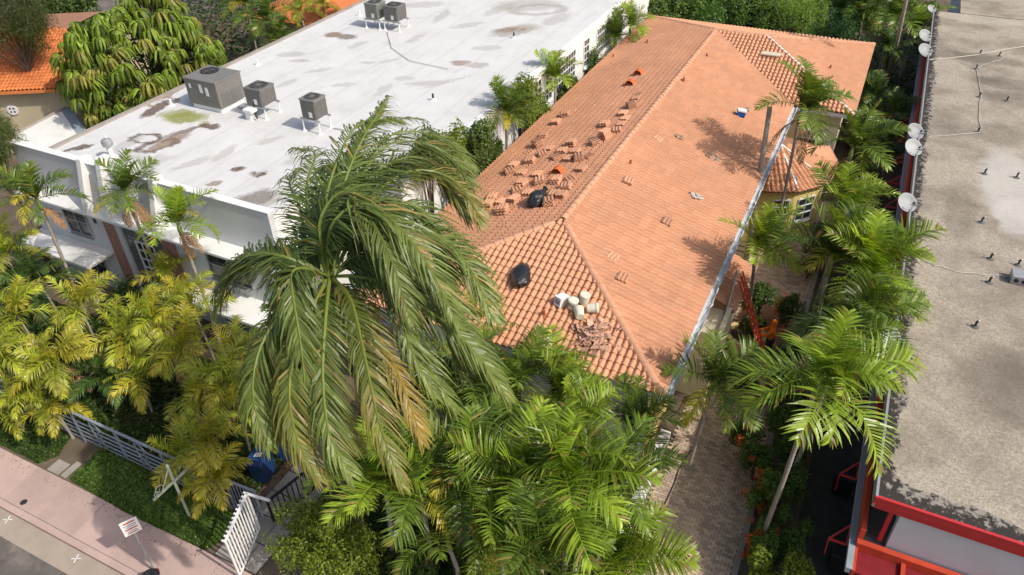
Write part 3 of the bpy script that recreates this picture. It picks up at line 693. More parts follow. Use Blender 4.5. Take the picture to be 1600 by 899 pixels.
# ================================================================== WHITE BUILDING
WX0, WX1, WX2, WY0, WY1, WYS = -30.1, -17.97, -15.05, 16.4, 62., 20.5
ZW = 6.12
wb = thing('white_building', 'long two storey white building with flat stained roof and stepped deco front', 'building', (WX0/2+WX2/2, 30, 0))
def stain_roof():
    m, t, p = nodes('white_roof')
    n1 = noise(t, .5, 5, .6); n2 = noise(t, 26, 4)
    mp = t.nodes.new('ShaderNodeMapping'); g = t.nodes.new('ShaderNodeNewGeometry'); t.links.new(g.outputs['Position'], mp.inputs[0]); mp.inputs['Scale'].default_value = (2.2, .25, 1)
    st_ = noise(t, 1, 5, .7, mp.outputs[0])
    f = mathn(t, 'ADD', mathn(t, 'MULTIPLY', ramp(t, n1, .3, .75), .10), .80)
    f = mathn(t, 'SUBTRACT', f, mathn(t, 'MULTIPLY', ramp(t, st_, .55, .8), .13))
    c = t.nodes.new('ShaderNodeVectorMath'); c.operation = 'SCALE'; c.inputs[0].default_value = (.70, .705, .71); t.links.new(f, c.inputs['Scale'])
    br, gy, gn, tn = (.085, .052, .032), (.33, .31, .28), (.22, .24, .05), (.21, .14, .09)
    S = []
    def s(u, v, ru, rv, col, k, ring=0, ang=None):
        q = at(u, v, ZW); S.append((q.x, q.y, ru, rv, R(30) if ang is None else ang, col, k, ring))
    s(243, 170, 1.1, .35, br, .95, 0, R(100)); s(252, 160, .8, .6, tn, .8, 1); s(228, 217, .8, .5, br, .95, 1, R(20)); s(245, 228, 1.0, .5, br, .9, 1, R(60)); s(262, 222, 1.2, .4, tn, .85, 0, R(80))
    s(290, 184, 1.0, .65, gn, .95); s(275, 178, .9, .5, gn, .8); s(318, 193, .3, .3, gn, .7); s(290, 205, 1.2, .2, br, .8, 0, R(70)); s(330, 198, .5, .3, br, .95, 0, R(10)); s(372, 263, .36, .25, br, .95); s(404, 272, .33, .22, br, .95); s(333, 287, .3, .2, tn, .8)
    s(395, 312, .95, .6, br, .75, 0, R(60)); s(420, 318, .8, .25, gy, .8, 0, R(60)); s(122, 232, .7, .2, br, .95, 0, R(60)); s(520, 55, .6, .5, tn, .95); s(543, 58, .6, .45, br, .8); s(805, 48, 1.6, .8, gy, .95, 0, R(60)); s(795, 47, 1.0, .5, tn, .7)
    s(718, 98, .5, .4, tn, .75); s(745, 102, .7, .45, gy, .75); s(455, 85, .9, .4, gy, .6); s(470, 95, .6, .3, tn, .45); s(670, 130, 1.1, .35, gy, .5); s(630, 123, .5, .4, gy, .5); s(575, 98, .5, .2, gy, .5); s(535, 133, .5, .3, gy, .5)
    s(840, 15, 2.0, 1.2, gy, .75, 1); s(825, 8, 2.2, 1.4, gy, .6); s(660, 8, 1.4, .6, gy, .5); s(700, 128, 1.6, .2, gy, .4, 0, R(60)); s(270, 145, 1.2, .25, tn, .85, 0, R(95)); s(215, 250, 1.5, .5, gy, .45)
    dirt = mathn(t, 'MULTIPLY', ramp(t, noise(t, .9, 7, .68), .50, .72), .42)
    o = mix(t, dirt, c.outputs[0], (.46, .44, .41))
    dirt2 = mathn(t, 'MULTIPLY', ramp(t, noise(t, 5, 6, .7), .60, .74), .35)
    o = mix(t, dirt2, o, (.36, .33, .30))
    for (u_, v_, ru_, rv_) in ((560, 70, .8, .3), (610, 95, .6, .25), (650, 60, 1.0, .3), (500, 110, .9, .25), (730, 40, 1.2, .4), (760, 75, .8, .4), (600, 140, .9, .3), (450, 130, .7, .25), (350, 240, .8, .3), (300, 255, .9, .3), (420, 220, .7, .25), (690, 25, 1.5, .3), (870, 30, 1.4, .6), (780, 15, 1.6, .5), (200, 225, .9, .35), (470, 250, .8, .4)):
        s(u_, v_, ru_, rv_, gy, .5, 0, R(rng.uniform(20, 110)))
    o = spots(t, o, S, .45, 1.7)
    # dirt that gathers along sheet laps
    wv = t.nodes.new('ShaderNodeTexWave'); wv.inputs['Scale'].default_value = .16; wv.inputs['Distortion'].default_value = 1.2; wv.inputs['Detail'].default_value = 3
    t.links.new(g.outputs['Position'], wv.inputs[0])
    o = mix(t, mathn(t, 'MULTIPLY', ramp(t, wv.outputs['Fac'], .965, 1.0), .4), o, (.5, .49, .47))
    t.links.new(o, p.inputs['Base Color']); p.inputs['Roughness'].default_value = .75; p.inputs['Specular IOR Level'].default_value = .25
    bump(t, p, n2, .25, .01); return m
MT['white_roof'] = stain_roof()
MB().prism([(WX0, WY0+.25), (WX1, WY0+.25), (WX1, WYS), (WX2, WYS), (WX2, WY1), (WX0, WY1)], 3.0, ZW).build('roof', 'white_roof', wb)
# side walls just outside the roof slab
MB().box(WX0+.05, WY0+.3, 0, WX1-.02, WYS+.1, 3.0).build('wall', 'stucco', wb)
MB().box(WX0+.05, WYS+.1, 0, WX2-.02, WY1, 3.0).build('wall', 'stucco', wb)
MB().box(WX2-.001, WYS, 0, WX2+.06, WY1, ZW-.25).build('side_wall', 'trimwhite', wb)
MB().box(WX1-.001, WY0+.2, 0, WX1+.04, WYS+.05, ZW+.02).build('side_wall', 'trimwhite', wb)
MB().box(WX2-.1, WYS, ZW-.25, WX2+.2, WY1, ZW+.03).build('eave_gutter', 'trimwhite', wb)
MB().box(WX0-.12, WY0+.2, ZW-.4, WX0+.1, WY1, ZW+.09).build('roof_curb', 'concrete', wb)
# front parapet, upper wall, ledge, lower wall, canopy
MB().box(-31.9, WY0, 4.4, WX1+.05, WY0+.26, 6.34).build('parapet', 'stucco', wb)
MB().box(-31.93, WY0-.03, 6.34, WX1+.08, WY0+.3, 6.38).build('parapet_coping', 'trimwhite', wb)
MB().box(-31.8, WY0-.3, 0, WX1-.2, WY0+.3, 4.3).build('front_wall', 'stucco', wb)
MB().box(-31.9, WY0-.8, 4.3, WX1-.1, WY0+.02, 4.42).build('ledge', 'trimwhite', wb, bevel=.02)
MB().box(-31.9, 14.8, 2.1, -27.3, WY0-.28, 2.26).build('canopy', 'trimwhite', wb, bevel=.03)
MB().box(-22.9, 14.8, 2.1, WX1+.0, WY0-.28, 2.26).build('canopy', 'trimwhite', wb, bevel=.03)
fx = [-27.4, -26.2, -24.85, -23.45]
for k, x in enumerate(fx):
    h = 6.82 if k in (1, 2) else 6.56
    MB().add([(x-.15, WY0-.72, 4.42), (x+.15, WY0-.72, 4.42), (x+.15, WY0+.35, 4.42), (x-.15, WY0+.35, 4.42),
              (x-.15, WY0-.14, h), (x+.15, WY0-.14, h), (x+.15, WY0+.35, h), (x-.15, WY0+.35, h)],
             [(0, 3, 2, 1), (4, 5, 6, 7), (0, 1, 5, 4), (1, 2, 6, 5), (2, 3, 7, 6), (3, 0, 4, 7)]).build('fin', 'trimwhite', wb, bevel=.03)
# coral panels, glass block bay, windows
YFW = WY0-.3
for x in (-27.1, -23.82):
    MB().box(x, YFW-.07, .2, x+.75, YFW, 4.3).build('coral_panel', 'coral', wb)
MB().box(-26.3, YFW-.13, .2, -26.0, YFW, 4.3).build('pilaster', 'stucco', wb)
gb = MB()
for i in range(12):
    for k in range(18):
        x0 = -25.98+i*.178; z0 = .3+k*.22
        if 3 <= i <= 8 and 4 <= k <= 13: continue
        gb.box(x0+.012, YFW-.06, z0+.012, x0+.168, YFW-.005, z0+.208)
tag(gb.build('glass_blocks', 'glassblock', wb), kind='stuff')
window(wb, (-25.42, YFW-.02), (-24.4, YFW-.02), 1.2, 3.35, 3, 5, sill=False)
for (x0, x1) in ((-29.6, -28.2), (-21.4, -19.3)):
    window(wb, (x0, YFW), (x1, YFW), 2.75, 4.1, 2, 2, frame='galv')
    window(wb, (x0, YFW), (x1, YFW), .5, 1.9, 2, 2, frame='galv')
MB().box(-27.75, YFW-.03, 3.6, -27.6, YFW, 3.85).build('wall_lamp', 'dark', wb)
for (u0, v0, u1, v1, nx) in ((852, 99, 862, 91, 1), (868, 92, 899, 62, 4), (913, 52, 921, 40, 1), (933, 40, 957, 12, 4), (962, 10, 975, -2, 1), (835, 122, 845, 110, 1)):
    a = atx(u0, v0, WX2+.06); b = atx(u1, v1, WX2+.06)
    window(wb, (WX2+.06, a.y), (WX2+.06, b.y), 4.05, 5.65, max(1, nx)*2, 4, frame='trimwhite')
# ------------------------------------------------------------------ plant on the white roof
def ac_condenser(u, v, hs, label, mat='ac_grey', s=.86, h=.78, yaw=0, grp='condensers on the white roof'):
    b = at(u, v, ZW); t_ = thing('air_conditioner', label, 'air conditioner', b, grp); z0 = b.z+hs
    bm = MB(); bm.box(b.x-s/2, b.y-s/2, z0, b.x+s/2, b.y+s/2, z0+h); bm.build('cabinet', mat, t_, bevel=.07)
    MB().box(b.x-s/2-.02, b.y-s/2-.02, z0+h-.06, b.x+s/2+.02, b.y+s/2+.02, z0+h+.03).build('top_panel', mat, t_, bevel=.06)
    MB().lathe((b.x, b.y, z0+h+.025), [(s*.40, 0), (s*.42, .02), (s*.38, .02), (s*.37, .006), (.02, .006)], 24).build('fan_well', 'dark', t_)
    g = MB()
    for i in range(10):
        a = i*math.pi/5; g.bar((b.x+.06*math.cos(a), b.y+.06*math.sin(a), z0+h+.05), (b.x+s*.41*math.cos(a), b.y+s*.41*math.sin(a), z0+h+.045), .012, .01)
    for rr in (.15, .27): g.tube([(b.x+s*rr*1.35*math.cos(2*math.pi*i/20), b.y+s*rr*1.35*math.sin(2*math.pi*i/20), z0+h+.05) for i in range(21)], .006, 4)
    g.lathe((b.x, b.y, z0+h+.035), [(.08, 0), (.08, .02), (.02, .03)], 10); g.build('fan_guard', 'ac_grey', t_)
    l = MB()
    for i in range(11):
        q = -s/2+.06+i*(s-.12)/10
        l.box(b.x+q-.012, b.y-s/2-.015, z0+.06, b.x+q+.012, b.y-s/2, z0+h-.1); l.box(b.x+s/2, b.y+q-.012, z0+.06, b.x+s/2+.015, b.y+q+.012, z0+h-.1)
    l.build('louvres', mat, t_)
    MB().box(b.x+.02, b.y-s/2-.022, z0+.1, b.x+.2, b.y-s/2-.017, z0+.34).build('rating_plate', 'trimwhite', t_)
    if hs > .15:
        for sx in (-1, 1):
            for sy in (-1, 1):
                q = Vector((b.x+sx*(s/2+.02), b.y+sy*(s/2-.02), 0))
                MB().tube([(q.x, q.y, b.z), (q.x, q.y, z0)], .03, 6).build('leg', 'trimwhite', t_)
                MB().lathe((q.x, q.y, b.z), [(.13, 0), (.07, .05), (.04, .12)], 10).build('pitch_pocket', 'trimwhite', t_)
        for sy in (-1, 1): MB().bar((b.x-s/2-.12, b.y+sy*(s/2-.02), z0-.03), (b.x+s/2+.12, b.y+sy*(s/2-.02), z0-.03), .06, .06).build('rail', 'galv', t_)
    return t_
a1 = ac_condenser(414, 178, .55, 'grey condenser on a white stand beside the big packaged unit', s=.95)
ac_condenser(497, 202, .62, 'lone grey condenser on a rusty stand nearest the coconut palm', s=.8, h=.85)
ac_condenser(590, 42, .55, 'greenish condenser, left of the two far units', 'ac_green', s=.9, h=.85)
ac_condenser(620, 45, .55, 'dark grey condenser, right of the two far units', s=.95, h=.8)
b = at(343, 163, ZW); t_ = thing('packaged_unit', 'large grey packaged air conditioner on a white kerb, biggest on roof', 'air conditioner', b)
MB().box(b.x-.85, b.y-.72, b.z, b.x+.85, b.y+.72, b.z+.22).build('roof_kerb', 'trimwhite', t_)
MB().box(b.x-.95, b.y-.8, b.z+.22, b.x+.95, b.y+.8, b.z+1.42).build('cabinet', 'ac_grey', t_, bevel=.03)
MB().box(b.x-.98, b.y-.83, b.z+1.4, b.x+.98, b.y+.83, b.z+1.46).build('top_panel', 'ac_grey', t_)
MB().lathe((b.x-.35, b.y+.25, b.z+1.46), [(.42, 0), (.43, .03), (.38, .03), (.37, .01), (.02, .01)], 24).build('fan_well', 'dark', t_)
for (y0, y1) in ((-.62, -.1), (.0, .6)): MB().box(b.x+.95, b.y+y0, b.z+.35, b.x+.965, b.y+y1, b.z+.85).build('access_panel', 'ac_grey', t_, bevel=.004)
for (x0, z0) in ((-.1, .85), (.25, .75), (-.7, 1.0)): MB().box(b.x+x0, b.y-.815, b.z+z0, b.x+x0+(.16 if x0 > -.5 else .1), b.y-.802, b.z+z0+(.4 if x0 > -.5 else .2)).build('sticker', 'trimwhite', t_)
g = MB()
for i in range(8):
    a = i*math.pi/4; g.bar((b.x-.35+.06*math.cos(a), b.y+.25+.06*math.sin(a), b.z+1.5), (b.x-.35+.4*math.cos(a), b.y+.25+.4*math.sin(a), b.z+1.495), .012, .01)
g.build('fan_guard', 'ac_grey', t_)
q = at(392, 186, ZW)
t_ = thing('pipe_hood', 'small white sheet metal pipe hood beside the condenser', 'pipe', q)
MB().box(q.x-.14, q.y-.14, q.z, q.x+.14, q.y+.14, q.z+.35).build('curb', 'trimwhite', t_); MB().box(q.x-.2, q.y-.2, q.z+.35, q.x+.32, q.y+.2, q.z+.5).build('hood', 'trimwhite', t_, bevel=.03)
q2 = at(414, 178, ZW)
MB().tube([q+Vector((.25, 0, .4)), q+Vector((.45, -.05, .12)), q2+Vector((-.1, -.5, .3)), q2+Vector((0, -.47, .75))], .035, 6).build('line_set', 'dark', t_)
for k, (pp_, lab) in enumerate((([(520, 200), (560, 208), (610, 205)], 'thin conduit running right from the lone condenser'), ([(372, 168), (392, 172), (402, 176)], 'thick duct between packaged unit and its neighbour'), ([(605, 50), (612, 75), (640, 95), (700, 108)], 'thin conduit trailing from the far condenser pair'))):
    qq = [at(u, v, ZW+.05) for u, v in pp_]; tag(MB().tube(qq, .05 if k == 1 else .02, 6).build('conduit', 'galv' if k < 2 else 'cable', origin=qq[0]), lab, 'pipe')
q = at(176, 247, ZW)
t_ = thing('gooseneck_vent', 'white mushroom headed vent pipe behind the front parapet', 'vent', q)
MB().lathe(q, [(.2, 0), (.12, .08), (.1, .1), (.1, .5), (.12, .52)], 14).build('pipe', 'trimwhite', t_)
MB().lathe(q, [(.12, .52), (.2, .56), (.22, .68), (.2, .8), (.1, .86), (.02, .88)], 14).build('cowl', 'galv', t_)
for k, (u, v, lab) in enumerate(((403, 102, 'white stub pipe left of the far stain on white roof'), (562, 25, 'small grey stub vent beside the far condenser pair'), (677, 157, 'black stub pipe near the right edge of white roof'), (268, 165, 'white stub vent left of the packaged unit'), (803, 60, 'dark stub pipe by the large far grey stain'), (168, 222, 'low white stub vent near the stepped fins'))):
    q = at(u, v, ZW); t_ = thing('stub_vent', lab, 'pipe', q, 'stub pipes on the white roof')
    MB().tube([q, q+Vector((0, 0, .32))], .05, 8).build('pipe', 'dark' if k in (2, 4) else 'trimwhite', t_); MB().lathe(q, [(.18, .004), (.1, .05), (.055, .12)], 10).build('flashing', 'trimwhite', t_)

# ================================================================== TAN NEIGHBOUR UPPER LEFT
tn = thing('tan_house', 'tan stucco house with orange tile roof behind the white building', 'house', (-45, 26, 0))
TA = at(8, 143, 4.0); TB = at(130, 137, 4.0); te = Vector((TB.x-TA.x, TB.y-TA.y, 0)).normalized(); tn_ = Vector((-te.y, te.x, 0)); TS = .27
TA = TA-te*7; Lt_ = (TB-TA).length
def onplane(u, v):
    z = 5.
    for _ in range(20):
        p = at(u, v, z); z = 4.0+max(0, (p-TA).dot(tn_))*TS
    return p, (p-TA).dot(te), (p-TA).dot(tn_)
pA, sA, dA_ = onplane(0, 72); pB, sB, dB_ = onplane(97, 38); D_ = min(9., max(dA_, dB_))
sl0 = lambda d: 0.; sl1 = lambda d: Lt_+(sB-Lt_)*d/dB_
def TP(s, d, dz=0.): q_ = TA+te*s+tn_*d; return Vector((q_.x, q_.y, 4.0+d*TS+dz))
back = TP(0, 0)+tn_*14
trf = MB().add([TP(0, 0, -.04), TP(Lt_, 0, -.04), TP(sl1(D_), D_, -.04), TP(0, D_, -.04), TP(0, 2*D_, -.04-D_*TS*1.4), TP(sl1(D_), 2*D_, -.04-D_*TS*1.4)], [(0, 1, 2, 3), (3, 2, 5, 4)]).build('roof', 'deck', tn)
ww = MB(); w0, w1 = TP(.2, .45), TP(Lt_-.45, .45); w2, w3 = TP(Lt_-.45, 2*D_-.6), TP(.2, 2*D_-.6)
for p_, q_ in ((w0, w1), (w1, w2), (w2, w3), (w3, w0)): ww.add([(p_.x, p_.y, 0), (q_.x, q_.y, 0), (q_.x, q_.y, 4.0), (p_.x, p_.y, 4.0)], [(0, 1, 2, 3)])
ww.build('wall', 'tan', tn)
eb = MB(); eb.bar(TP(0, 0, -.08), TP(Lt_, 0, -.08), .2, .16); eb.build('eave_band', 'tile_orange', tn)
lay(TP(0, 0), (te.x, te.y), (tn_.x, tn_.y), Lt_+2, D_, TS, lambda s, d, g: 0 < s < sl1(d) and d < D_, [], parent=trf, mat='tile_orange')
capo = CAPM.copy(); capo.materials.clear(); capo.materials.append(MT['tile_orange'])
caps(TP(0, D_), TP(sl1(D_), D_), trf, me=capo); caps(TP(Lt_, 0), TP(sl1(D_), D_), trf, me=capo)
ray_ = _ray(20, 172); t0_ = ((w0-Vector((0, 0, CAM_H))).dot(tn_))/ray_.dot(tn_); q = Vector((0, 0, CAM_H))+ray_*t0_
rv = (-tn_).to_track_quat('Z', 'Y').to_matrix()
MB().lathe(q, [(.30, 0), (.32, .05), (.28, .07), (.02, .06)], 20, rv).build('round_vent', 'trimwhite', tn)
hm = MB()
for (dy, dz) in ((-.1, -.1), (.1, -.1), (-.1, .1), (.1, .1)): hm.lathe(q+rv @ Vector((dy, dz, .062)), [(.06, 0), (.06, .006)], 8, rv)
hm.build('vent_holes', 'dark', tn)
gq = [at(u, v, 2.9) for (u, v) in ((22, 212), (102, 170), (128, 207), (60, 250))]
ga = thing('garage', 'low flat bright white garage roof below the tan wall', 'garage', ((gq[0].x+gq[2].x)/2, (gq[0].y+gq[2].y)/2, 0))
MB().prism([(p_.x, p_.y) for p_ in gq][::-1], 0, 2.8).build('wall', 'stucco', ga); MB().prism([(p_.x, p_.y) for p_ in gq][::-1], 2.8, 2.9).build('roof', 'white_paint', ga)
MB().bar(gq[1], gq[2], .5, .1).build('side_gutter', 'bluegrey', ga); MB().bar(gq[0]+Vector((0, 0, .05)), gq[1]+Vector((0, 0, .05)), .12, .12).build('edge_curb', 'concrete', ga)

# ================================================================== RED BUILDING ON THE RIGHT
ZQ, QX, QY0, QY1 = 5.2, 2.74, 13.72, 54.5
rb = thing('red_trim_building', 'flat gravel roofed building with red fascia and red walkway rail', 'building', (8, 30, 0))
def gravel():
    m, t, p = nodes('gravel_roof')
    g = t.nodes.new('ShaderNodeNewGeometry'); sx = t.nodes.new('ShaderNodeSeparateXYZ'); t.links.new(g.outputs['Position'], sx.inputs[0])
    fine = noise(t, 13, 3, .75); fine2 = noise(t, 32, 2, .7); big = noise(t, .42, 6, .62); mid = noise(t, 1.6, 6, .65)
    v = mathn(t, 'ADD', mathn(t, 'MULTIPLY', ramp(t, fine, .38, .62), .5), mathn(t, 'MULTIPLY', ramp(t, fine2, .38, .62), .5))
    c = mix(t, v, (.22, .19, .155), (.50, .44, .365))
    c = mix(t, mathn(t, 'MULTIPLY', ramp(t, big, .44, .68), .78), c, (.15, .13, .105))
    c = mix(t, mathn(t, 'MULTIPLY', ramp(t, mid, .58, .74), .30), c, (.13, .11, .09))
    S = []
    for (u, v_, rx, ry, col, k) in ((1575, 285, 1.1, 3.2, (.50, .48, .45), .8), (1590, 340, .8, 1.6, (.52, .5, .47), .7), (1530, 30, 3., 1.0, (.5, .46, .38), .4), (1570, 130, 1.5, 1.0, (.1, .09, .075), .5), (1520, 90, 3, .8, (.11, .1, .08), .55), (1560, 600, 1.0, 1.8, (.12, .1, .085), .5), (1500, 330, .6, 2.5, (.13, .11, .09), .4), (1560, 210, 1.2, 1.3, (.11, .1, .08), .45)):
        q = at(u, v_, ZQ); S.append((q.x, q.y, rx, ry, 0, col, k, 0))
    c = spots(t, c, S, .55, 1.2)
    # gravel washed off the tarred edges
    ex = mathn(t, 'SUBTRACT', sx.outputs[0], QX); ey = mathn(t, 'SUBTRACT', sx.outputs[1], QY0); ed = mathn(t, 'MINIMUM', ex, mathn(t, 'MULTIPLY', ey, .8))
    corner = mathn(t, 'ADD', ex, mathn(t, 'MULTIPLY', ey, .55)); ed = mathn(t, 'MINIMUM', ed, mathn(t, 'MULTIPLY', mathn(t, 'SUBTRACT', corner, .2), .5))
    wob = mathn(t, 'MULTIPLY', mathn(t, 'SUBTRACT', noise(t, 1.1, 6, .62), .5), 1.1)
    k = ramp(t, mathn(t, 'ADD', ed, wob), .37, .33)
    nb_ = mathn(t, 'ADD', noise(t, 5, 7, .72), mathn(t, 'MULTIPLY', mathn(t, 'SUBTRACT', ed, .2), .35))
    worn = mix(t, ramp(t, nb_, .50, .58), (.045, .04, .038), (.28, .255, .225))
    c = mix(t, k, c, worn)
    t.links.new(c, p.inputs['Base Color']); p.inputs['Roughness'].default_value = .95; p.inputs['Specular IOR Level'].default_value = .1
    bump(t, p, fine, .5, .02); return m
MT['gravel'] = gravel()
MB().box(QX, QY0, ZQ-.2, 22, QY1, ZQ).build('roof', 'gravel', rb)
MB().box(QX-.06, QY0-.06, ZQ-.36, QX-.001, QY1, ZQ+.035).build('roof_edge', 'galv', rb)
MB().box(QX-.06, QY0-.09, ZQ-.21, 22, QY0-.001, ZQ+.012).build('fascia', 'red', rb); MB().box(QX-.0, QY0-.05, ZQ-.40, 22, QY0+.02, ZQ-.212).build('fascia_lower', 'red', rb)
MB().box(QX-.06, QY0-.105, ZQ+.012, 22, QY0-.06, ZQ+.04).build('drip_trim', 'red', rb)
MB().box(QX+.8, QY0+.25, 0, 22, QY1, ZQ-.2).build('wall', 'stucco', rb)
MB().box(QX+.62, QY0+.05, 3.4, 22, QY0+.25, ZQ-.36).build('front_wall', 'stucco', rb)
MB().box(QX+.1, QY0-.02, 3.25, 22, QY1, 3.4).build('walkway', 'walk_grey', rb)
MB().box(QX-.04, QY0-.02, 3.05, QX+.08, QY1, 3.86).build('edge_beam', 'redorange', rb)
MB().box(QX-.19, QY0-.9, 3.18, QX-.04, QY1, 3.36).build('edge_flashing', 'bluegrey', rb)
MB().box(QX-.04, QY0-.18, 3.2, 22, QY0-.02, 3.5).build('edge_beam', 'redorange', rb)
MB().bar((QX+.45, QY0+.2, ZQ-.4), (QX+.45, QY0+.15, 3.5), .1, .1).build('post', 'red', rb)
for i in range(8):
    x = QX-.02+i*1.1
    MB().box(x+.06, QY0-.86, 3.16, x+1.04, QY0-.19, 3.24).build('awning_panel', 'red_dark', rb); MB().box(x-.05, QY0-.9, 3.14, x+.05, QY0-.18, 3.34).build('awning_rib', 'redorange', rb)
for i in range(14):
    y = QY0+.2+i*2.3; b_ = MB()
    b_.bar((QX-.19, y+.35, 3.2), (QX-.62, y-.1, 2.95), .04, .04); b_.bar((QX-.62, y-.1, 2.95), (QX-.19, y-.1, 2.95), .05, .05); b_.bar((QX-.19, y-.1, 2.95), (QX-.19, y+.35, 3.2), .04, .04)
    b_.bar((QX-.62, y-.1, 2.95), (QX-.55, y+.15, 2.0), .03, .03)
    b_.build('bracket', 'red', rb)
# rear step of the roof
MB().box(4.2, QY1, 0, 22, 66, ZQ-.02).build('rear_wall', 'stucco', rb); MB().box(4.2, QY1, ZQ-.02, 22, 66, ZQ+.04).build('rear_roof', 'gravel', rb)
MB().box(4.1, QY1+6.5, ZQ+.04, 22, QY1+6.9, ZQ+.3).build('rear_parapet', 'stucco', rb)
# dishes
dl = [(1454, 15, .32, 'small satellite dish at the far top end of the roof edge'), (1444, 57, .45, 'upper of the paired far satellite dishes'), (1444, 80, .47, 'lower of the paired far satellite dishes with dangling cable'),
      (1428, 207, .45, 'grey satellite dish, upper of the middle pair'), (1425, 232, .45, 'grey satellite dish, lower of the middle pair'), (1415, 318, .44, 'pale satellite dish alone beside the palm crowns'), (1388, 528, .38, 'nearest satellite dish half hidden by a palm frond')]
for (u, v, r, lab) in dl:
    c = at(u, v, ZQ+.15); r *= .88
    t_ = thing('satellite_dish', lab, 'satellite dish', c, 'satellite dishes along the roof edge')
    ax = Vector((.42, -.50, .76)).normalized(); rot = ax.to_track_quat('Z', 'Y').to_matrix()
    prof = [(.0001, -.02), (r*.5, .02), (r*.8, .07), (r, .12)]
    V = []; n = 24; mb = MB(); mb.lathe(c, [(.01, -.03), (r*.5, .0), (r*.8, .05), (r*.99, .10), (r, .115), (r*.96, .115), (r*.8, .075), (r*.5, .03), (.01, .01)], n, rot); mb.build('reflector', 'dish', t_, smooth=True)
    lo = c+rot @ Vector((0, -r*.9, .1)); fo = c+rot @ Vector((0, -r*.35, r*1.05))
    MB().tube([lo, fo], .014, 6).build('feed_arm', 'galv', t_); MB().lathe(fo, [(.03, -.04), (.045, 0), (.04, .07)], 8, rot).build('feed_horn', 'dark', t_)
    MB().tube([c-ax*.03, c-ax*.12, Vector((QX+.25, c.y+.05, ZQ+.2)), Vector((QX+.25, c.y+.05, ZQ))], .02, 6).build('mast', 'galv', t_)
# stub pipes and cables on the gravel roof
sp = [(1531, 85), (1561, 88), (1525, 108), (1530, 152), (1573, 158), (1528, 207), (1538, 272), (1588, 278), (1533, 348), (1547, 405), (1523, 511), (1545, 442), (1590, 415)]
wh = ['by the far cable', 'right of the far cable bend', 'where the cables branch', 'halfway along the straight cable', 'far right, alone', 'at the lower end of the straight cable', 'beside the dark patch', 'on the pale patch', 'below the pale patch', 'tallest, above the lower cable', 'nearest the picture bottom', 'just below the lower cable', 'dark, near the right picture edge']
for (u, v), lab in zip(sp, wh):
    q = at(u, v, ZQ); t_ = thing('roof_stub_pipe', 'short dark stub pipe on the gravel roof, '+lab, 'pipe', q, 'stub pipes on the gravel roof')
    MB().tube([q, q+Vector((0, 0, .2)), q+Vector((.04, .0, .23))], .035, 8).build('pipe', 'dark', t_); MB().lathe(q, [(.13, .003), (.08, .025), (.04, .06)], 10).build('collar', 'walk_grey', t_); MB().lathe(q+Vector((.04, 0, .23)), [(.04, 0), (.045, .03), (.02, .045)], 8).build('cap', 'galv', t_)
def cable(px, lab, r=.014, lift=.03):
    pts = []
    pp = [at(u, v, ZQ)+Vector((0, 0, lift+(h if False else 0))) for (u, v) in px]
    for a, b in zip(pp[:-1], pp[1:]):
        for i in range(6):
            q = a.lerp(b, i/6); pts.append(q+Vector((rng.gauss(0, .02), rng.gauss(0, .02), .0)))
    pts.append(pp[-1]); tag(MB().tube(pts, r, 5).build('roof_cable', 'cable', origin=pp[0]), lab, 'cable')
cable([(1452, 94), (1490, 91), (1530, 86), (1560, 80), (1600, 73)], 'thick pale cable running to the right edge past the far pipe', .022)
cable([(1488, 92), (1523, 107), (1568, 92)], 'thin slack cable between the branch pipe and the far pipes', .009)
cable([(1526, 107), (1529, 130), (1533, 152), (1529, 180), (1531, 207)], 'pale cable running straight between three stub pipes', .014)
cable([(1450, 215), (1490, 212), (1531, 208)], 'pale cable from the middle dishes to a stub pipe', .014)
cable([(1437, 404), (1460, 416), (1500, 427), (1545, 431), (1590, 434)], 'pale cable curving from the palms towards the grey equipment box', .014)
q = at(1590, 440, ZQ); t_ = thing('equipment_box', 'pale grey ribbed equipment box at the right picture edge', 'box', q)
MB().box(q.x-.25, q.y-.22, q.z, q.x+.6, q.y+.3, q.z+.3).build('casing', 'galv', t_, bevel=.02)
for i in range(3): MB().lathe((q.x-.1+i*.22, q.y-.22, q.z+.15), [(.07, 0), (.07, .02)], 10, Matrix.Rotation(R(90), 3, 'X')).build('vent_hole', 'dark', t_)
# dim alley: bin, pipes, wall of the lower storey
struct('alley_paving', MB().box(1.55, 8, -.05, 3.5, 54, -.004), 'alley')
for (u, v, lab) in ((1322, 740, 'black wheeled bin in the dark alley below the nearer bracket'), (1318, 860, 'black wheeled bin at the bottom of the dark alley')):
    q = at(u, v, .9); q.z = 0; t_ = thing('alley_bin', lab, 'bin', q, 'black bins in the alley')
    MB().add([(q.x-.24, q.y-.26, .08), (q.x+.24, q.y-.26, .08), (q.x+.24, q.y+.26, .08), (q.x-.24, q.y+.26, .08), (q.x-.3, q.y-.34, .95), (q.x+.3, q.y-.34, .95), (q.x+.3, q.y+.34, .95), (q.x-.3, q.y+.34, .95)], [(0, 3, 2, 1), (4, 5, 6, 7), (0, 1, 5, 4), (1, 2, 6, 5), (2, 3, 7, 6), (3, 0, 4, 7)]).build('body', 'black_iron', t_, bevel=.03)
    MB().box(q.x-.33, q.y-.38, .95, q.x+.33, q.y+.38, 1.02).build('lid', 'black_iron', t_, bevel=.03)
    for s in (-1, 1): MB().lathe((q.x+s*.22, q.y+.3, .1), [(.1, -.03), (.1, .03)], 12, Matrix.Rotation(R(90), 3, 'Y')).build('wheel', 'dark', t_)

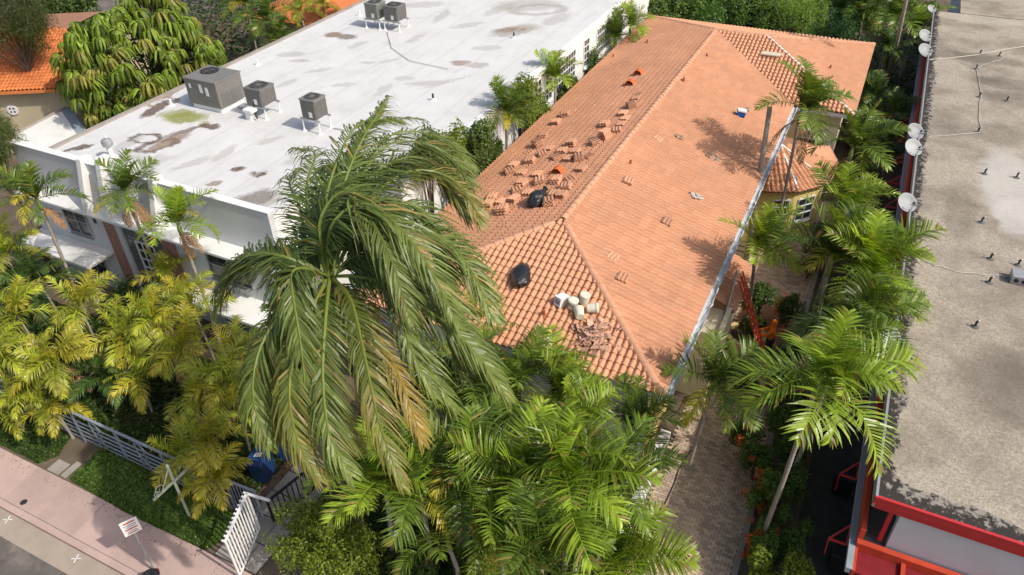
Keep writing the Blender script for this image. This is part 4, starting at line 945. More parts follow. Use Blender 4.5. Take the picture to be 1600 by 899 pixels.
# ================================================================== STREET FURNITURE, FENCE, GATES
FY = 9.15
fn = thing('garden_fence', 'pale blue grey metal fence of horizontal rails along the front garden', 'fence', (-22, FY, 0))
px_ = [-30.2+2.13*i for i in range(8)]
for x in px_: MB().box(x-.035, FY-.035, 0, x+.035, FY+.035, 1.58).build('post', 'fence', fn)
for x0, x1 in zip(px_[:-1], px_[1:]):
    for z in (.14, .38, .62, .86, 1.10, 1.5): MB().box(x0+.036, FY-.02, z, x1-.036, FY+.02, z+.045).build('rail', 'fence', fn)
    mb = MB().box(x0+.036, FY-.045, 1.548, x1-.036, FY+.045, 1.575); mb.build('top_rail', 'fence', fn)
    xm = (x0+x1)/2
    for (xa, za, xb, zb) in ((xm-.16, .16, xm-.16, 1.5), (xm+.16, .16, xm+.16, 1.5), (xm-.4, 1.12, xm, 1.5), (xm, 1.5, xm+.4, 1.12), (xm-.16, .4, xm+.16, .86), (xm+.16, .4, xm-.16, .86)):
        MB().bar((xa, FY-.026, za), (xb, FY-.026, zb), .03, .03).build('scroll_bar', 'fence', fn)
def gate(name, label, a, b, h, mat, nb, horizontal=False, spikes=False, cat='gate'):
    a = Vector((*a, .12)); b = Vector((*b, .12)); d = (b-a).normalized(); up = Vector((0, 0, h)); t_ = thing(name, label, cat, (a+b)/2)
    f = MB(); f.bar(a, b, .05, .05); f.bar(a+up, b+up, .07, .06); f.bar(a, a+up, .06, .06); f.bar(b, b+up, .06, .06); f.build('frame', mat, t_)
    for i in range(1, nb):
        if horizontal:
            q = up*(i/nb); MB().bar(a+q, b+q, .022, h/nb*.55).build('slat', mat, t_)
        else:
            q = a.lerp(b, i/nb); MB().bar(q, q+up, .028 if not spikes else .05, .028).build('bar', mat, t_)
    if spikes:
        for i in range(nb+1):
            q = a.lerp(b, i/nb)+up; MB().bar(q, q+Vector((-.10, -.02, .03)), .05, .05).build('spike', mat, t_)
    return t_
g1 = gate('entry_gate', 'open white metal gate leaf swung out over the sidewalk', (-13.55, 8.95), (-12.95, 7.42), 1.72, 'trimwhite', 11, spikes=True)
MB().bar((-13.55, 8.95, 1.84), (-12.75, 9.05, 1.84), .07, .06).build('top_bar', 'trimwhite', g1)
gate('side_gate', 'grey barred gate beside the ground cover and steps', (-14.75, 9.2), (-13.62, 9.25), 1.45, 'fence', 8)
gate('stair_rail', 'black iron railing rising beside the entry walk', (-13.3, 9.35), (-12.95, 10.9), 1.0, 'black_iron', 9, cat='railing')
# street sign
q = at(243, 893, 0); t_ = thing('street_sign', 'small white parking sign on a grey pole at the kerb', 'sign', q)
MB().tube([q, q+Vector((-.03, .0, 2.5))], .035, 8).build('pole', 'galv', t_)
sp_ = Vector((q.x+.03, q.y-.03, 2.27)); pm_ = Matrix.Translation(sp_) @ Matrix.Rotation(R(62), 4, 'Z')
MB().mbox(pm_, .46, .015, .6).build('plate', 'trimwhite', t_, bevel=.006)
for i, (dz, wdt, hh) in enumerate(((.2, .3, .05), (.1, .34, .03), (.03, .3, .03), (-.06, .34, .045), (-.16, .26, .03), (-.23, .3, .03))):
    MB().mbox(pm_ @ Matrix.Translation((0, -.0095, dz)), wdt, .003, hh).build('lettering_line', 'red' if i in (0, 3, 5) else 'bluegrey', t_)
MB().lathe(q, [(.12, .004), (.1, .03), (.045, .06)], 10).build('base_collar', 'rust', t_)
q = at(234, 902, .75); q = Vector((q.x, q.y, 0)); t_ = thing('litter_bin', 'black round litter bin at the kerb beside the sign pole', 'bin', q)
MB().lathe(q, [(.2, .02), (.22, .05), (.25, .7), (.26, .72)], 18).build('body', 'black_iron', t_); MB().lathe(q, [(.27, .72), (.28, .76), (.2, .84), (.12, .84), (.1, .80), (.02, .8)], 18).build('lid', 'black_iron', t_)
# wrought bracket post in the ground cover
q = at(300, 815, 0); t_ = thing('bracket_post', 'pale weathered metal post with scrolled cross arm in the ground cover', 'post', q)
MB().tube([q, q+Vector((-.03, .03, 2.62))], .045, 8).build('post', 'verdigris', t_); MB().lathe(q+Vector((-.03, .03, 2.62)), [(.05, 0), (.06, .03), (.02, .1)], 8).build('finial', 'verdigris', t_)
za = 1.95; MB().bar((q.x-.05, q.y-.75, za), (q.x+.0, q.y+1.0, za), .06, .06).build('arm', 'verdigris', t_)
for (yy, s) in ((-.5, 1), (.5, 1), (-.62, .6), (.78, .6)):
    pts = [Vector((q.x-.03, q.y+yy+math.copysign(.17, -yy)*s*(1-i/14)*math.cos(i*.55), za+.2*s+.17*s*(1-i/14)*math.sin(i*.55))) for i in range(13)]
    MB().tube(pts, .014, 5).build('scroll', 'verdigris', t_)
MB().bar((q.x-.03, q.y-.45, za), (q.x-.03, q.y, 2.5), .025, .025).build('stay', 'verdigris', t_)
# recycling bins
for (u, v, lab, rz_) in ((415, 745, 'nearer blue wheeled recycling bin beside the entry steps', .2), (452, 712, 'blue wheeled recycling bin behind the nearer blue bin', .5)):
    q = at(u, v, 0); t_ = thing('recycling_bin', lab, 'bin', q, 'blue bins in the front garden')
    c, s = math.cos(rz_), math.sin(rz_); rot = lambda x, y, z: (q.x+c*x-s*y, q.y+s*x+c*y, z)
    bx = lambda *b_: [rot(x, y, z) for (x, y, z) in MB().box(*b_).v]
    F6 = [(0, 3, 2, 1), (4, 5, 6, 7), (0, 1, 5, 4), (1, 2, 6, 5), (2, 3, 7, 6), (3, 0, 4, 7)]
    MB().add([rot(*p_) for p_ in ((-.24, -.3, .06), (.24, -.3, .06), (.24, .3, .06), (-.24, .3, .06), (-.31, -.38, 1.0), (.31, -.38, 1.0), (.31, .38, 1.0), (-.31, .38, 1.0))], F6).build('body', 'blue', t_, bevel=.04)
    MB().add([rot(*p_) for p_ in ((-.34, -.43, 1.0), (.34, -.43, 1.0), (.34, .43, 1.0), (-.34, .43, 1.0), (-.28, -.34, 1.13), (.28, -.34, 1.13), (.28, .38, 1.13), (-.28, .38, 1.13))], F6).build('lid', 'blue', t_, bevel=.04)
    for k in (-.26, .26): MB().lathe(rot(k, .34, .12), [(.12, -.03), (.12, .03)], 14, (Matrix.Rotation(rz_, 3, 'Z') @ Matrix.Rotation(R(90), 3, 'Y'))).build('wheel', 'dark', t_)
    MB().tube([rot(-.25, .46, .98), rot(.25, .46, .98)], .02, 6).build('handle', 'blue', t_)
    for k in range(3): MB().add(bx(-.1+k*.08, -.12+.02*k, 1.131, -.05+k*.08, .05+.02*k, 1.134), F6).build('lid_mark', 'trimwhite', t_)
# parked car, only its roof corner reaches into the frame
cx, cy = -14.55, 4.15; car = thing('parked_car', 'dark teal car parked at the kerb, roof corner at the bottom edge', 'car', (cx, cy, -.14))
prof = [(-2.2, .35), (-2.2, .75), (-2.1, .88), (-1.5, .95), (-1.05, 1.4), (-.8, 1.47), (.5, 1.47), (.75, 1.42), (1.35, .98), (2.1, .85), (2.22, .7), (2.22, .35)]
V = []; F = []; n = len(prof)
secs = [(-.86, .0, 0), (-.84, 1, .0), (-.62, 1, 1), (.62, 1, 1), (.84, 1, 0), (.86, 0, 0)]
for (yy, k, top) in secs:
    for (xx, zz) in prof:
        z2 = zz if (top or zz < 1.0) else .95
        z3 = z2 if k else min(z2, .8)
        V.append((cx+xx, cy+yy*(1 if zz < 1.0 or not top else 1.0), z3-.14))
ns = len(secs)
F = [(i*n+j, i*n+(j+1) % n, (i+1)*n+(j+1) % n, (i+1)*n+j) for i in range(ns-1) for j in range(n)]+[tuple(range(n))[::-1], tuple(range((ns-1)*n, ns*n))]
MB().add(V, F).build('body', 'carpaint', car, smooth=False, bevel=.03)
MB().add([(cx-1.03, cy-.66, 1.24), (cx-1.03, cy+.66, 1.24), (cx-1.42, cy+.74, .86), (cx-1.42, cy-.74, .86)], [(0, 1, 2, 3)]).build('rear_window', 'glass', car)
MB().add([(cx+.82, cy-.66, 1.24), (cx+.82, cy+.66, 1.24), (cx+1.34, cy+.74, .87), (cx+1.34, cy-.74, .87)], [(3, 2, 1, 0)]).build('windscreen', 'glass', car)
for s in (-1, 1):
    MB().add([(cx-.95, cy+s*.645, 1.23), (cx+.7, cy+s*.645, 1.23), (cx+1.15, cy+s*.82, .84), (cx-1.35, cy+s*.82, .84)], [(0, 1, 2, 3)]).build('side_window', 'glass', car)
    for xx in (-1.35, 1.4):
        wq = MB().lathe((cx+xx, cy+s*.78, .18), [(.2, -.1), (.32, -.1), (.33, 0), (.32, .1), (.2, .1)], 20, Matrix.Rotation(R(90), 3, 'X')).build('wheel', 'dark', car); MB().lathe((cx+xx, cy+s*.86, .18), [(.19, -.04), (.2, .0), (.05, .025)], 16, Matrix.Rotation(R(-90*s), 3, 'X')).build('rim', 'alu', wq)
    MB().box(cx+2.16, cy+s*.6-.2, .48, cx+2.24, cy+s*.6+.2, .6).build('headlight', 'white_soft', car); MB().box(cx-2.22, cy+s*.62-.18, .55, cx-2.15, cy+s*.62+.18, .68).build('tail_light', 'red', car)
# ladder and roofer
lf, lt = Vector((-.72, 23.1, 0)), Vector((-2.30, 23.1, 3.75))
ld = thing('extension_ladder', 'orange fibreglass extension ladder leaning on the side porch', 'ladder', lf)
d = (lt-lf).normalized()
for s in (-.2, .2): MB().bar(lf+Vector((0, s, 0)), lt+Vector((0, s, 0)), .03, .055).build('rail', 'ladder_orange', ld)
nrm = Vector((d.z, 0, -d.x)); up2 = lf.lerp(lt, .42)
for s in (-.165, .165): MB().bar(lf+d*.3+nrm*.09+Vector((0, s, 0)), lt+d*.25+nrm*.09+Vector((0, s, 0)), .022, .045).build('fly_rail', 'ladder_orange', ld)
k = 1
while k*.3 < (lt-lf).length:
    a = lf+d*(k*.3); MB().tube([a+Vector((0, -.2, 0)), a+Vector((0, .2, 0))], .022, 6).build('rung', 'alu', ld); k += 1
for s in (-.2, .2): MB().box(lf.x-.06, lf.y+s-.05, 0, lf.x+.06, lf.y+s+.05, .06).build('foot', 'dark', ld)
def skin(name, pts, edges, radii, mat, parent, root=0, sub=2):
    off = WLOC[parent.name]
    me = bpy.data.meshes.new(name); me.from_pydata([Vector(p)-off for p in pts], edges, []); o = bpy.data.objects.new(name, me); link(o, parent)
    sk = o.modifiers.new('skin', 'SKIN'); 
    if not me.skin_vertices: me.attributes
    for i, r in enumerate(radii):
        sv = me.skin_vertices[0].data[i]; sv.radius = (r, r) if isinstance(r, (int, float)) else r; sv.use_root = (i == root)
    sk.use_smooth_shade = True
    sb = o.modifiers.new('sub', 'SUBSURF'); sb.levels = sub; sb.render_levels = sub
    me.materials.append(MT[mat]); return o
pb = Vector((-.82, 23.78, 0)); ps = thing('person', 'person in orange hooded top and dark trousers steadying the ladder', 'person', pb)
q = lambda x, y, z: pb+Vector((x, y, z))
# faces -X; y is left/right
P_ = [q(0, 0, .95), q(0, 0, 1.15), q(-.02, 0, 1.38), q(-.03, 0, 1.50), q(-.05, 0, 1.60), q(-.06, 0, 1.70), q(-.04, 0, 1.78)]
Rr = [.13, .13, .14, .06, .085, .10, .06]
E_ = [(i, i+1) for i in range(6)]
def chain(start, pts, rad):
    prev = start
    for p_, r_ in zip(pts, rad):
        P_.append(p_); Rr.append(r_); E_.append((prev, len(P_)-1)); prev = len(P_)-1
    return prev
hands = []
for s, tz in ((-1, 1.22), (1, 1.40)):
    hx, hy = -.56, -.42 if s < 0 else -.3
    w_ = chain(2, [q(-.02, s*.2, 1.38), q(-.2, s*.24-.05, 1.2), q(-.42, hy+.06, tz-.02), q(-.50, hy+.03, tz)], [.055, .043, .032, .036]); hands.append((w_, q(hx, hy, tz), s))
for w_, hp_, s in hands:
    for k in range(4): chain(w_, [hp_+Vector((.0, -.03+k*.019, .01)), hp_+Vector((-.045, -.035+k*.02, -.005)), hp_+Vector((-.04, -.03+k*.02, -.035))], [.011, .010, .009])
    chain(w_, [hp_+Vector((.03, -.045, -.02)), hp_+Vector((-.01, -.05, -.045))], [.012, .01])
for s in (-1, 1):
    chain(0, [q(0, s*.1, .9), q(-.03+s*.05, s*.12, .5), q(.02+s*.08, s*.13, .09), q(-.13+s*.08, s*.14, .045)], [.09, .062, .045, .038])
skin('body', P_, E_, Rr, 'skin', ps)
P_ = [q(0, 0, .88), q(0, 0, 1.1), q(-.02, 0, 1.36), q(-.01, 0, 1.50), q(0.0, 0, 1.62), q(-.01, 0, 1.76), q(-.03, 0, 1.83)]; Rr = [.17, .175, .18, .11, .125, .125, .05]; E_ = [(i, i+1) for i in range(6)]
for s, tz in ((-1, 1.22), (1, 1.40)):
    hy = -.42 if s < 0 else -.3
    chain(2, [q(-.02, s*.21, 1.37), q(-.2, s*.24-.05, 1.2), q(-.44, hy+.05, tz-.02)], [.09, .072, .055])
skin('hooded_top', P_, E_, Rr, 'safety_orange', ps)
P_ = [q(0, 0, .93)]; Rr = [.16]; E_ = []
for s in (-1, 1): chain(0, [q(0, s*.1, .84), q(-.03+s*.05, s*.12, .5), q(.02+s*.08, s*.13, .13)], [.115, .09, .07])
skin('trousers', P_, E_, Rr, 'trousers', ps)
for s in (-1, 1): MB().box(pb.x+s*.08-.2, pb.y+s*.14-.05, .0, pb.x+s*.08+.1, pb.y+s*.14+.05, .09).build('shoe', 'dark', ps, bevel=.03)
for s in (-1, 1): MB().lathe(q(-.155, s*.035, 1.69), [(.012, 0), (.008, .01)], 8, Matrix.Rotation(R(-90), 3, 'Y')).build('eye', 'dark', ps)
MB().add([q(-.155, -.015, 1.655), q(-.155, .015, 1.655), q(-.185, 0, 1.65), q(-.15, 0, 1.70)], [(0, 1, 2), (0, 2, 3), (1, 3, 2)]).build('nose', 'skin', ps)
# planters beside the porch
for (u, v, r, lab) in ((1166, 600, .62, 'round yellow plastered planter ring beside the driveway'), (1165, 523, .75, 'round pale planter ring under the porch wall')):
    c = at(u, v, .5); c.z = 0; t_ = thing('planter', lab, 'planter', c)
    MB().lathe(c, [(r, 0), (r*1.04, .05), (r, .1), (r, .42), (r*1.05, .46), (r*1.05, .55), (r*.8, .55), (r*.8, .40)], 28).build('ring', 'planter', t_, smooth=False); MB().lathe(c, [(r*.82, .36), (r*.78, .44)], 20).build('soil', 'soil', t_)
struct('porch_paving', MB().box(-2.4, 22, -.03, -.2, 27, .034), 'terracotta')
# dropped hose / crack lines on driveway: a dark garden hose
hz_ = [(1092, 683), (1086, 696), (1072, 715), (1060, 735), (1055, 752), (1047, 770), (1040, 785), (1028, 800)]
tag(MB().tube([at(u, v, .05) for u, v in hz_], .018, 6).build('garden_hose', 'dark', origin=at(1060, 735, 0)), 'thin black hose snaking along the brick driveway', 'hose')

# ================================================================== VEGETATION
def frond_mesh(name, L=2.1, e0=60, e1=-30, nl=34, ll=.6, lw=.045, pet=.12, fwd=(30, 62), vl=.35, droop=.5, c0=(.07, .13, .02), c1=(.12, .2, .03), mat='frond', seed=0, rw=.022, prof=1.0, tipc=None, ragged=.22, curve=None, wind=(0, 0, 0), segs=2):
    g = np.random.default_rng(seed); V = []; F = []; C = []
    K = 14
    if curve is None:
        p = np.zeros(3); pts = [p.copy()]; bend = g.normal(0, .08)
        for i in range(K):
            s = (i+.5)/K; e = R(e0+(e1-e0)*s**1.15); az = bend*s*2
            p = p+np.array([math.cos(e)*math.cos(az), math.cos(e)*math.sin(az), math.sin(e)])*L/K; pts.append(p.copy())
        pts = np.array(pts)
    else: pts = np.array(curve); K = len(pts)-1
    def at_s(s):
        f = min(max(s*K, 0), K-1e-6); i = int(f); k = f-i; q = pts[i]*(1-k)+pts[i+1]*k
        t0 = pts[min(i+1, K)]-pts[i]; return q, t0/np.linalg.norm(t0)
    rc = np.array(c1)*1.15
    # rachis: three sided tapering
    ring = []
    for i in range(K+1):
        s = i/K; q, t0 = at_s(s); side = np.cross([0, 0, 1.], t0); side /= max(np.linalg.norm(side), 1e-6); upn = np.cross(t0, side); r = rw*(1-.82*s)+.003
        ring.append([q+side*r, q-side*r, q+upn*r*.9])
    for rr in ring:
        for v in rr: V.append(v); C.append(rc)
    for i in range(K):
        for j in range(3):
            F.append((i*3+j, i*3+(j+1) % 3, i*3+3+(j+1) % 3, i*3+3+j))
    wind = np.array(wind, float)
    for i in range(nl):
        s = pet+(1-pet)*(i+.5)/nl; q, t0 = at_s(s); side = np.cross([0, 0, 1.], t0); side /= max(np.linalg.norm(side), 1e-6); upn = np.cross(t0, side)
        k = (s-pet)/(1-pet); ln = ll*(math.sin(math.pi*(k*.80+.16))**.7)*prof
        fa = R(fwd[0]+(fwd[1]-fwd[0])*k)
        for sg in (-1, 1):
            if g.random() < .07: continue
            l = ln*g.uniform(1-ragged, 1+ragged); d0 = side*sg*math.cos(fa)+t0*math.sin(fa)+upn*(vl*(1-k*.6)+g.normal(0, .09))+wind*.25+g.normal(0, .05, 3); d0 /= np.linalg.norm(d0)
            wv = np.cross(d0, upn); wv /= np.linalg.norm(wv); wv = wv*math.cos(.5)+upn*math.sin(.5)*g.normal(0, .55); wv /= np.linalg.norm(wv)
            col = np.array(c0)*(1-k)+np.array(c1)*k; col = col*g.uniform(.7, 1.3)
            if g.random() < .07: col = np.array((.26, .20, .06))*g.uniform(.7, 1.2)
            b = len(V); pp = q.copy(); dd = d0.copy(); W_ = lw*g.uniform(.8, 1.2)
            V.append(pp-wv*W_*.35); V.append(pp+wv*W_*.35); C += [col, col]
            for sgm in range(segs):
                pp = pp+dd*l/segs
                f_ = (sgm+1)/segs
                tc = col if tipc is None else col*(1-f_**2*.8)+np.array(tipc)*f_**2*.8
                if sgm < segs-1:
                    wd = W_*(1 if f_ < .6 else .7)
                    V.append(pp-wv*wd*.5); V.append(pp+wv*wd*.5); C += [tc, tc]
                    F.append((b+2*sgm, b+2*sgm+1, b+2*sgm+3, b+2*sgm+2))
                else:
                    V.append(pp); C.append(tc); F.append((b+2*sgm, b+2*sgm+1, b+2*sgm+2))
                dd = dd+np.array([0, 0, -droop*(.6+.8*g.random())])+wind*.5; dd /= np.linalg.norm(dd)
    return colmesh(name, np.array(V), F, np.array(C), mat)
def make_set(pref, L, ll, lw, c0, c1, nl=34, mat='frond', tipc=None, classes=None, droop=.5, vl=.35, seed=0, **kw):
    cl = classes or dict(up=(82, 48), mid=(64, -12), low=(40, -50), hang=(8, -78))
    out = {}
    for k, (a, b) in cl.items():
        out[k] = [frond_mesh(f'{pref}_frond', L*(.85 if k == 'up' else 1)*f, a+da, b+db, nl, ll, lw, c0=c0, c1=c1, mat=mat, tipc=tipc, droop=droop, vl=vl, seed=seed+17*i+len(k)*5, **kw) for i, (f, da, db) in enumerate(((1, 0, 0), (.92, 6, -12), (1.06, -6, 8)))]
    return out
ADO = make_set('adonidia', 2.1, .70, .05, (.050, .098, .014), (.150, .225, .028), 32, droop=.28, vl=.6, seed=10, segs=3, pet=.1, fwd=(16, 52))
ADB = make_set('adonidia_bright', 2.05, .69, .05, (.105, .190, .015), (.27, .37, .034), 31, droop=.26, vl=.62, seed=40, segs=3, pet=.1, fwd=(16, 50))
ARE = make_set('areca', 1.75, .56, .038, (.17, .25, .020), (.38, .42, .036), 30, droop=.55, seed=70, vl=.5, segs=3, tipc=(.34, .34, .05))
ARY = make_set('areca_yellow', 1.75, .56, .04, (.28, .30, .028), (.43, .40, .04), 30, droop=.55, seed=90, vl=.45, segs=3, tipc=(.50, .38, .04))
DKG = make_set('dark_palm', 1.9, .6, .055, (.045, .09, .022), (.085, .145, .03), 34, droop=.5, seed=110, segs=3)
DEAD = make_set('dead', 1.5, .45, .04, (.22, .125, .06), (.33, .19, .09), 22, mat='deadfrond', classes=dict(hang=(-30, -85)), droop=1.2, seed=130, vl=0)
def palm(px, z, style, label, n=13, Ls=1., seed=0, wind=None, dead=0, cls=None, trunk_r=.075, base=None, group=None, trunk=True, yellow=0, tilt=.12, name='palm_tree', shaft=True, avoid=None):
    g = random.Random(seed*31+5); c = at(px[0], px[1], z); lean = Matrix.Rotation(g.gauss(0, .13), 4, 'X') @ Matrix.Rotation(g.gauss(.06, .13), 4, 'Y'); sick = g.random()
    bx_, by_ = (c.x+g.gauss(0, .12), c.y+g.gauss(0, .12)) if base is None else base
    t_ = thing(name, label, 'palm', (bx_, by_, 0), group)
    off = WLOC[t_.name]
    sh = .55*Ls if shaft else .1
    pts = [Vector((bx_, by_, -.02)), Vector((bx_*.9+c.x*.1, by_*.9+c.y*.1, .25)), Vector((bx_*.5+c.x*.5+.04, by_*.5+c.y*.5, z*.5)), Vector((c.x, c.y, z-sh))]
    pts2 = []
    for a_, b_ in zip(pts[:-1], pts[1:]):
        for i in range(6): pts2.append(a_.lerp(b_, i/6))
    pts2.append(pts[-1]); nn = len(pts2)
    rs = [trunk_r*(1.5-.5*min(1, i/4))*(1-.2*i/nn)*(1.06 if i % 2 else .97) for i in range(nn)]
    MB().tube(pts2, rs, 9).build('trunk', 'bark', t_, smooth=True)
    if shaft: MB().tube([Vector((c.x, c.y, z-sh)), Vector((c.x, c.y, z-sh*.5)), Vector((c.x, c.y, z+.08))], [trunk_r*1.0, trunk_r*1.15, trunk_r*.55], 9).build('crownshaft', 'crownshaft', t_, smooth=True)
    cl = cls or ['up']+['up', 'mid', 'mid', 'up', 'low', 'mid', 'low', 'mid', 'mid', 'low', 'hang']*3
    for i in range(n):
        k = cl[i]; st_ = ARY if (yellow and g.random() < yellow) else style; me = g.choice(st_[k])
        az = i*2.399+g.gauss(0, .25)
        if wind is not None:     # fronds swing round towards the lee
            dz_ = (az-wind+math.pi) % (2*math.pi)-math.pi; az = wind+dz_*(.78 if abs(dz_) < 2.4 else .85)
        if avoid is not None and abs((az-avoid[0]+math.pi) % (2*math.pi)-math.pi) < avoid[1]: me = g.choice(st_['hang'])
        if st_ is not ARY and k in ('hang', 'low') and sick < .5 and g.random() < .16: me = g.choice(ARY[k])
        m = Matrix.Translation(Vector((c.x, c.y, z))-off) @ lean @ Matrix.Rotation(az, 4, 'Z') @ Matrix.Rotation(g.gauss(0, tilt), 4, 'X') @ Matrix.Rotation(g.gauss(0, tilt*.7), 4, 'Y') @ Matrix.Scale(Ls*g.uniform(.86, 1.1), 4)
        inst('frond', me, t_, m)
    for i in range(dead):
        m = Matrix.Translation(Vector((c.x, c.y, z-sh*.7))-off) @ Matrix.Rotation(g.uniform(0, 6.28), 4, 'Z') @ Matrix.Scale(Ls*g.uniform(.8, 1.1), 4)
        inst('dead_frond', g.choice(DEAD['hang']), t_, m)
    return t_
WD = R(-20)      # lee side of the wind, world azimuth
G1 = 'bright green palms in front of the tiled house'
fr = [((880, 668), 4.3, ADB, 'bright green palm with upright spear below the broken tiles', 15, 1.05), ((812, 735), 4.5, ADB, 'bright green palm left of centre below the front eave', 15, 1.05), ((735, 790), 4.0, ADB, 'bright green palm at the lower left of the front clump', 14, 1.0),
      ((700, 655), 3.4, ADB, 'palm half hidden beside the coconut fronds', 12, .9), ((600, 752), 3.9, ADB, 'dark green palm beside the entry walk under the coconut palm', 13, 1.0), ((945, 768), 3.9, ADB, 'bright green palm against the white terrace wall', 14, 1.0),
      ((845, 862), 4.3, ADO, 'green palm at the bottom edge of the front clump', 14, 1.05), ((985, 672), 3.7, ADO, 'darker palm at the right front corner of the roof', 13, .95), ((1112, 598), 4.2, ADO, 'deep green palm with brown skirt beside the driveway', 15, .9),
      ((748, 515), 4.0, ADB, 'palm crown touching the front left of tiled roof', 12, .95), ((700, 838), 3.0, ADO, 'low palm at the bottom behind the round bush', 12, .9), ((955, 880), 3.4, ADB, 'palm with brown skirt at the bottom edge beside the driveway', 14, 1.0), ((780, 850), 3.2, ADB, 'small palm low in the middle of the front clump', 12, .9), ((900, 800), 3.2, ADB, 'inner palm of the front clump with fronds over its neighbours', 12, .95), ((655, 760), 4.0, ADB, 'palm right of the entry walk below the coconut fronds', 13, .95),
      ((548, 738), 3.4, ADB, 'leftmost bright palm of the front clump beside the entry railing', 13, 1.0), ((720, 720), 4.4, ADB, 'bright palm just right of the hanging coconut fronds', 14, 1.0), ((795, 612), 4.2, ADO, 'dark palm against the front wall below the limp black bag', 14, 1.1), ((862, 612), 4.2, ADB, 'palm whose upright fronds cross the front eave below the buckets', 14, 1.05), ((720, 600), 4.0, ADO, 'dark palm against the front wall behind the coconut fronds', 14, 1.1), ((880, 755), 4.9, ADB, 'central tallest palm of the front clump', 14, 1.05)]
for i, (px, z, st_, lab, n, Ls) in enumerate(fr): palm(px, z, (ADO if i in (2, 5, 13, 14, 16) else st_), lab, n-3, Ls*(1.0+.1*((i*7) % 3-1)), seed=i+1, wind=WD, dead=(3 if i in (8, 11) else 1), group=G1, tilt=.2)
G2 = 'palms along the driveway hedge'
rt_ = [((1183, 388), 5.3, ADB, 'bright palm overhanging the right eave beside the porch', 15, .92, 0, (-2.0, 25.6)), ((1252, 172), 7.2, ADO, 'tall twin trunked looking palm above the bay roof', 16, .95, 3, None), ((1332, 232), 6.2, ADO, 'pale drooping palm right of the bay roof', 15, .95, 1, None),
       ((1318, 330), 5.6, ADB, 'bright palm with an upright frond above the driveway clump', 13, 1.0, 0, None), ((1300, 405), 5.8, ADO, 'deep green palm in the middle of the driveway clump', 14, 1.1, 0, None), ((1345, 425), 6.0, ADB, 'broad palm whose fronds reach over the gravel roof', 15, 1.15, 0, None),
       ((1330, 500), 6.2, ADO, 'lower palm of the driveway clump beside the nearest dish', 14, 1.1, 0, None), ((1280, 590), 7.3, ADB, 'nearest tall palm leaning over the dark alley', 16, .98, 0, (.56, 14.6)), ((1305, 560), 6.2, ADO, 'second trunk palm just behind the nearest alley palm', 9, .8, 0, None)]
for i, (px, z, st_, lab, n, Ls, dd_, bs) in enumerate(rt_): palm(px, z, st_, lab, n, Ls*(1.06+.07*((i*5) % 3-1)), seed=(47 if i == 7 else 40+i), wind=(None if i in (1, 2) else R(-35) if i in (4, 7, 8) else WD), dead=dd_+(1 if i % 2 else 0), group=G2, base=bs, tilt=.2, avoid=((R(165), R(62)) if i in (6, 7, 8) else None))
a_ = at(1203, 168, 7.4); tag(MB().tube([Vector((a_.x+.35, a_.y-.3, 0)), Vector((a_.x+.2, a_.y-.15, 3.5)), a_], [.13, .11, .10], 10).build('dead_palm_trunk', 'bark', origin=(a_.x+.35, a_.y-.3, 0), smooth=True), 'bare grey palm trunk without crown before the right eave', 'palm')
a_ = at(1425, -40, 9.0); b_ = at(1378, 150, 0)
tl = thing('tall_palm', 'tall thin palm trunk leaving the top edge beside the dishes', 'palm', (b_.x, b_.y, 0)); MB().tube([b_, b_.lerp(a_, .5)+Vector((.1, 0, 0)), a_], [.15, .11, .09], 9).build('trunk', 'bark', tl, smooth=True)
for i in range(12): inst('frond', rng.choice(ADO[('mid', 'low', 'up')[i % 3]]), tl, Matrix.Translation(a_-WLOC[tl.name]) @ Matrix.Rotation(i*2.4, 4, 'Z'))
G3 = 'palms before the white building'
for i, (px, z, lab, n, dd_) in enumerate((((58, 312), 5.9, 'palm with a hanging orange dead frond at the left edge of the white front', 13, 3), ((195, 300), 6.3, 'palm before the deco fins with a shaggy brown skirt', 12, 3), ((278, 350), 6.2, 'fresh green palm with brown skirt before the coral panel', 12, 3))):
    palm(px, z, ADB if i == 2 else ADO, lab, n, .85, seed=60+i, wind=WD, dead=dd_, group=G3, yellow=.15)
G4 = 'yellowing areca palms in the front garden'
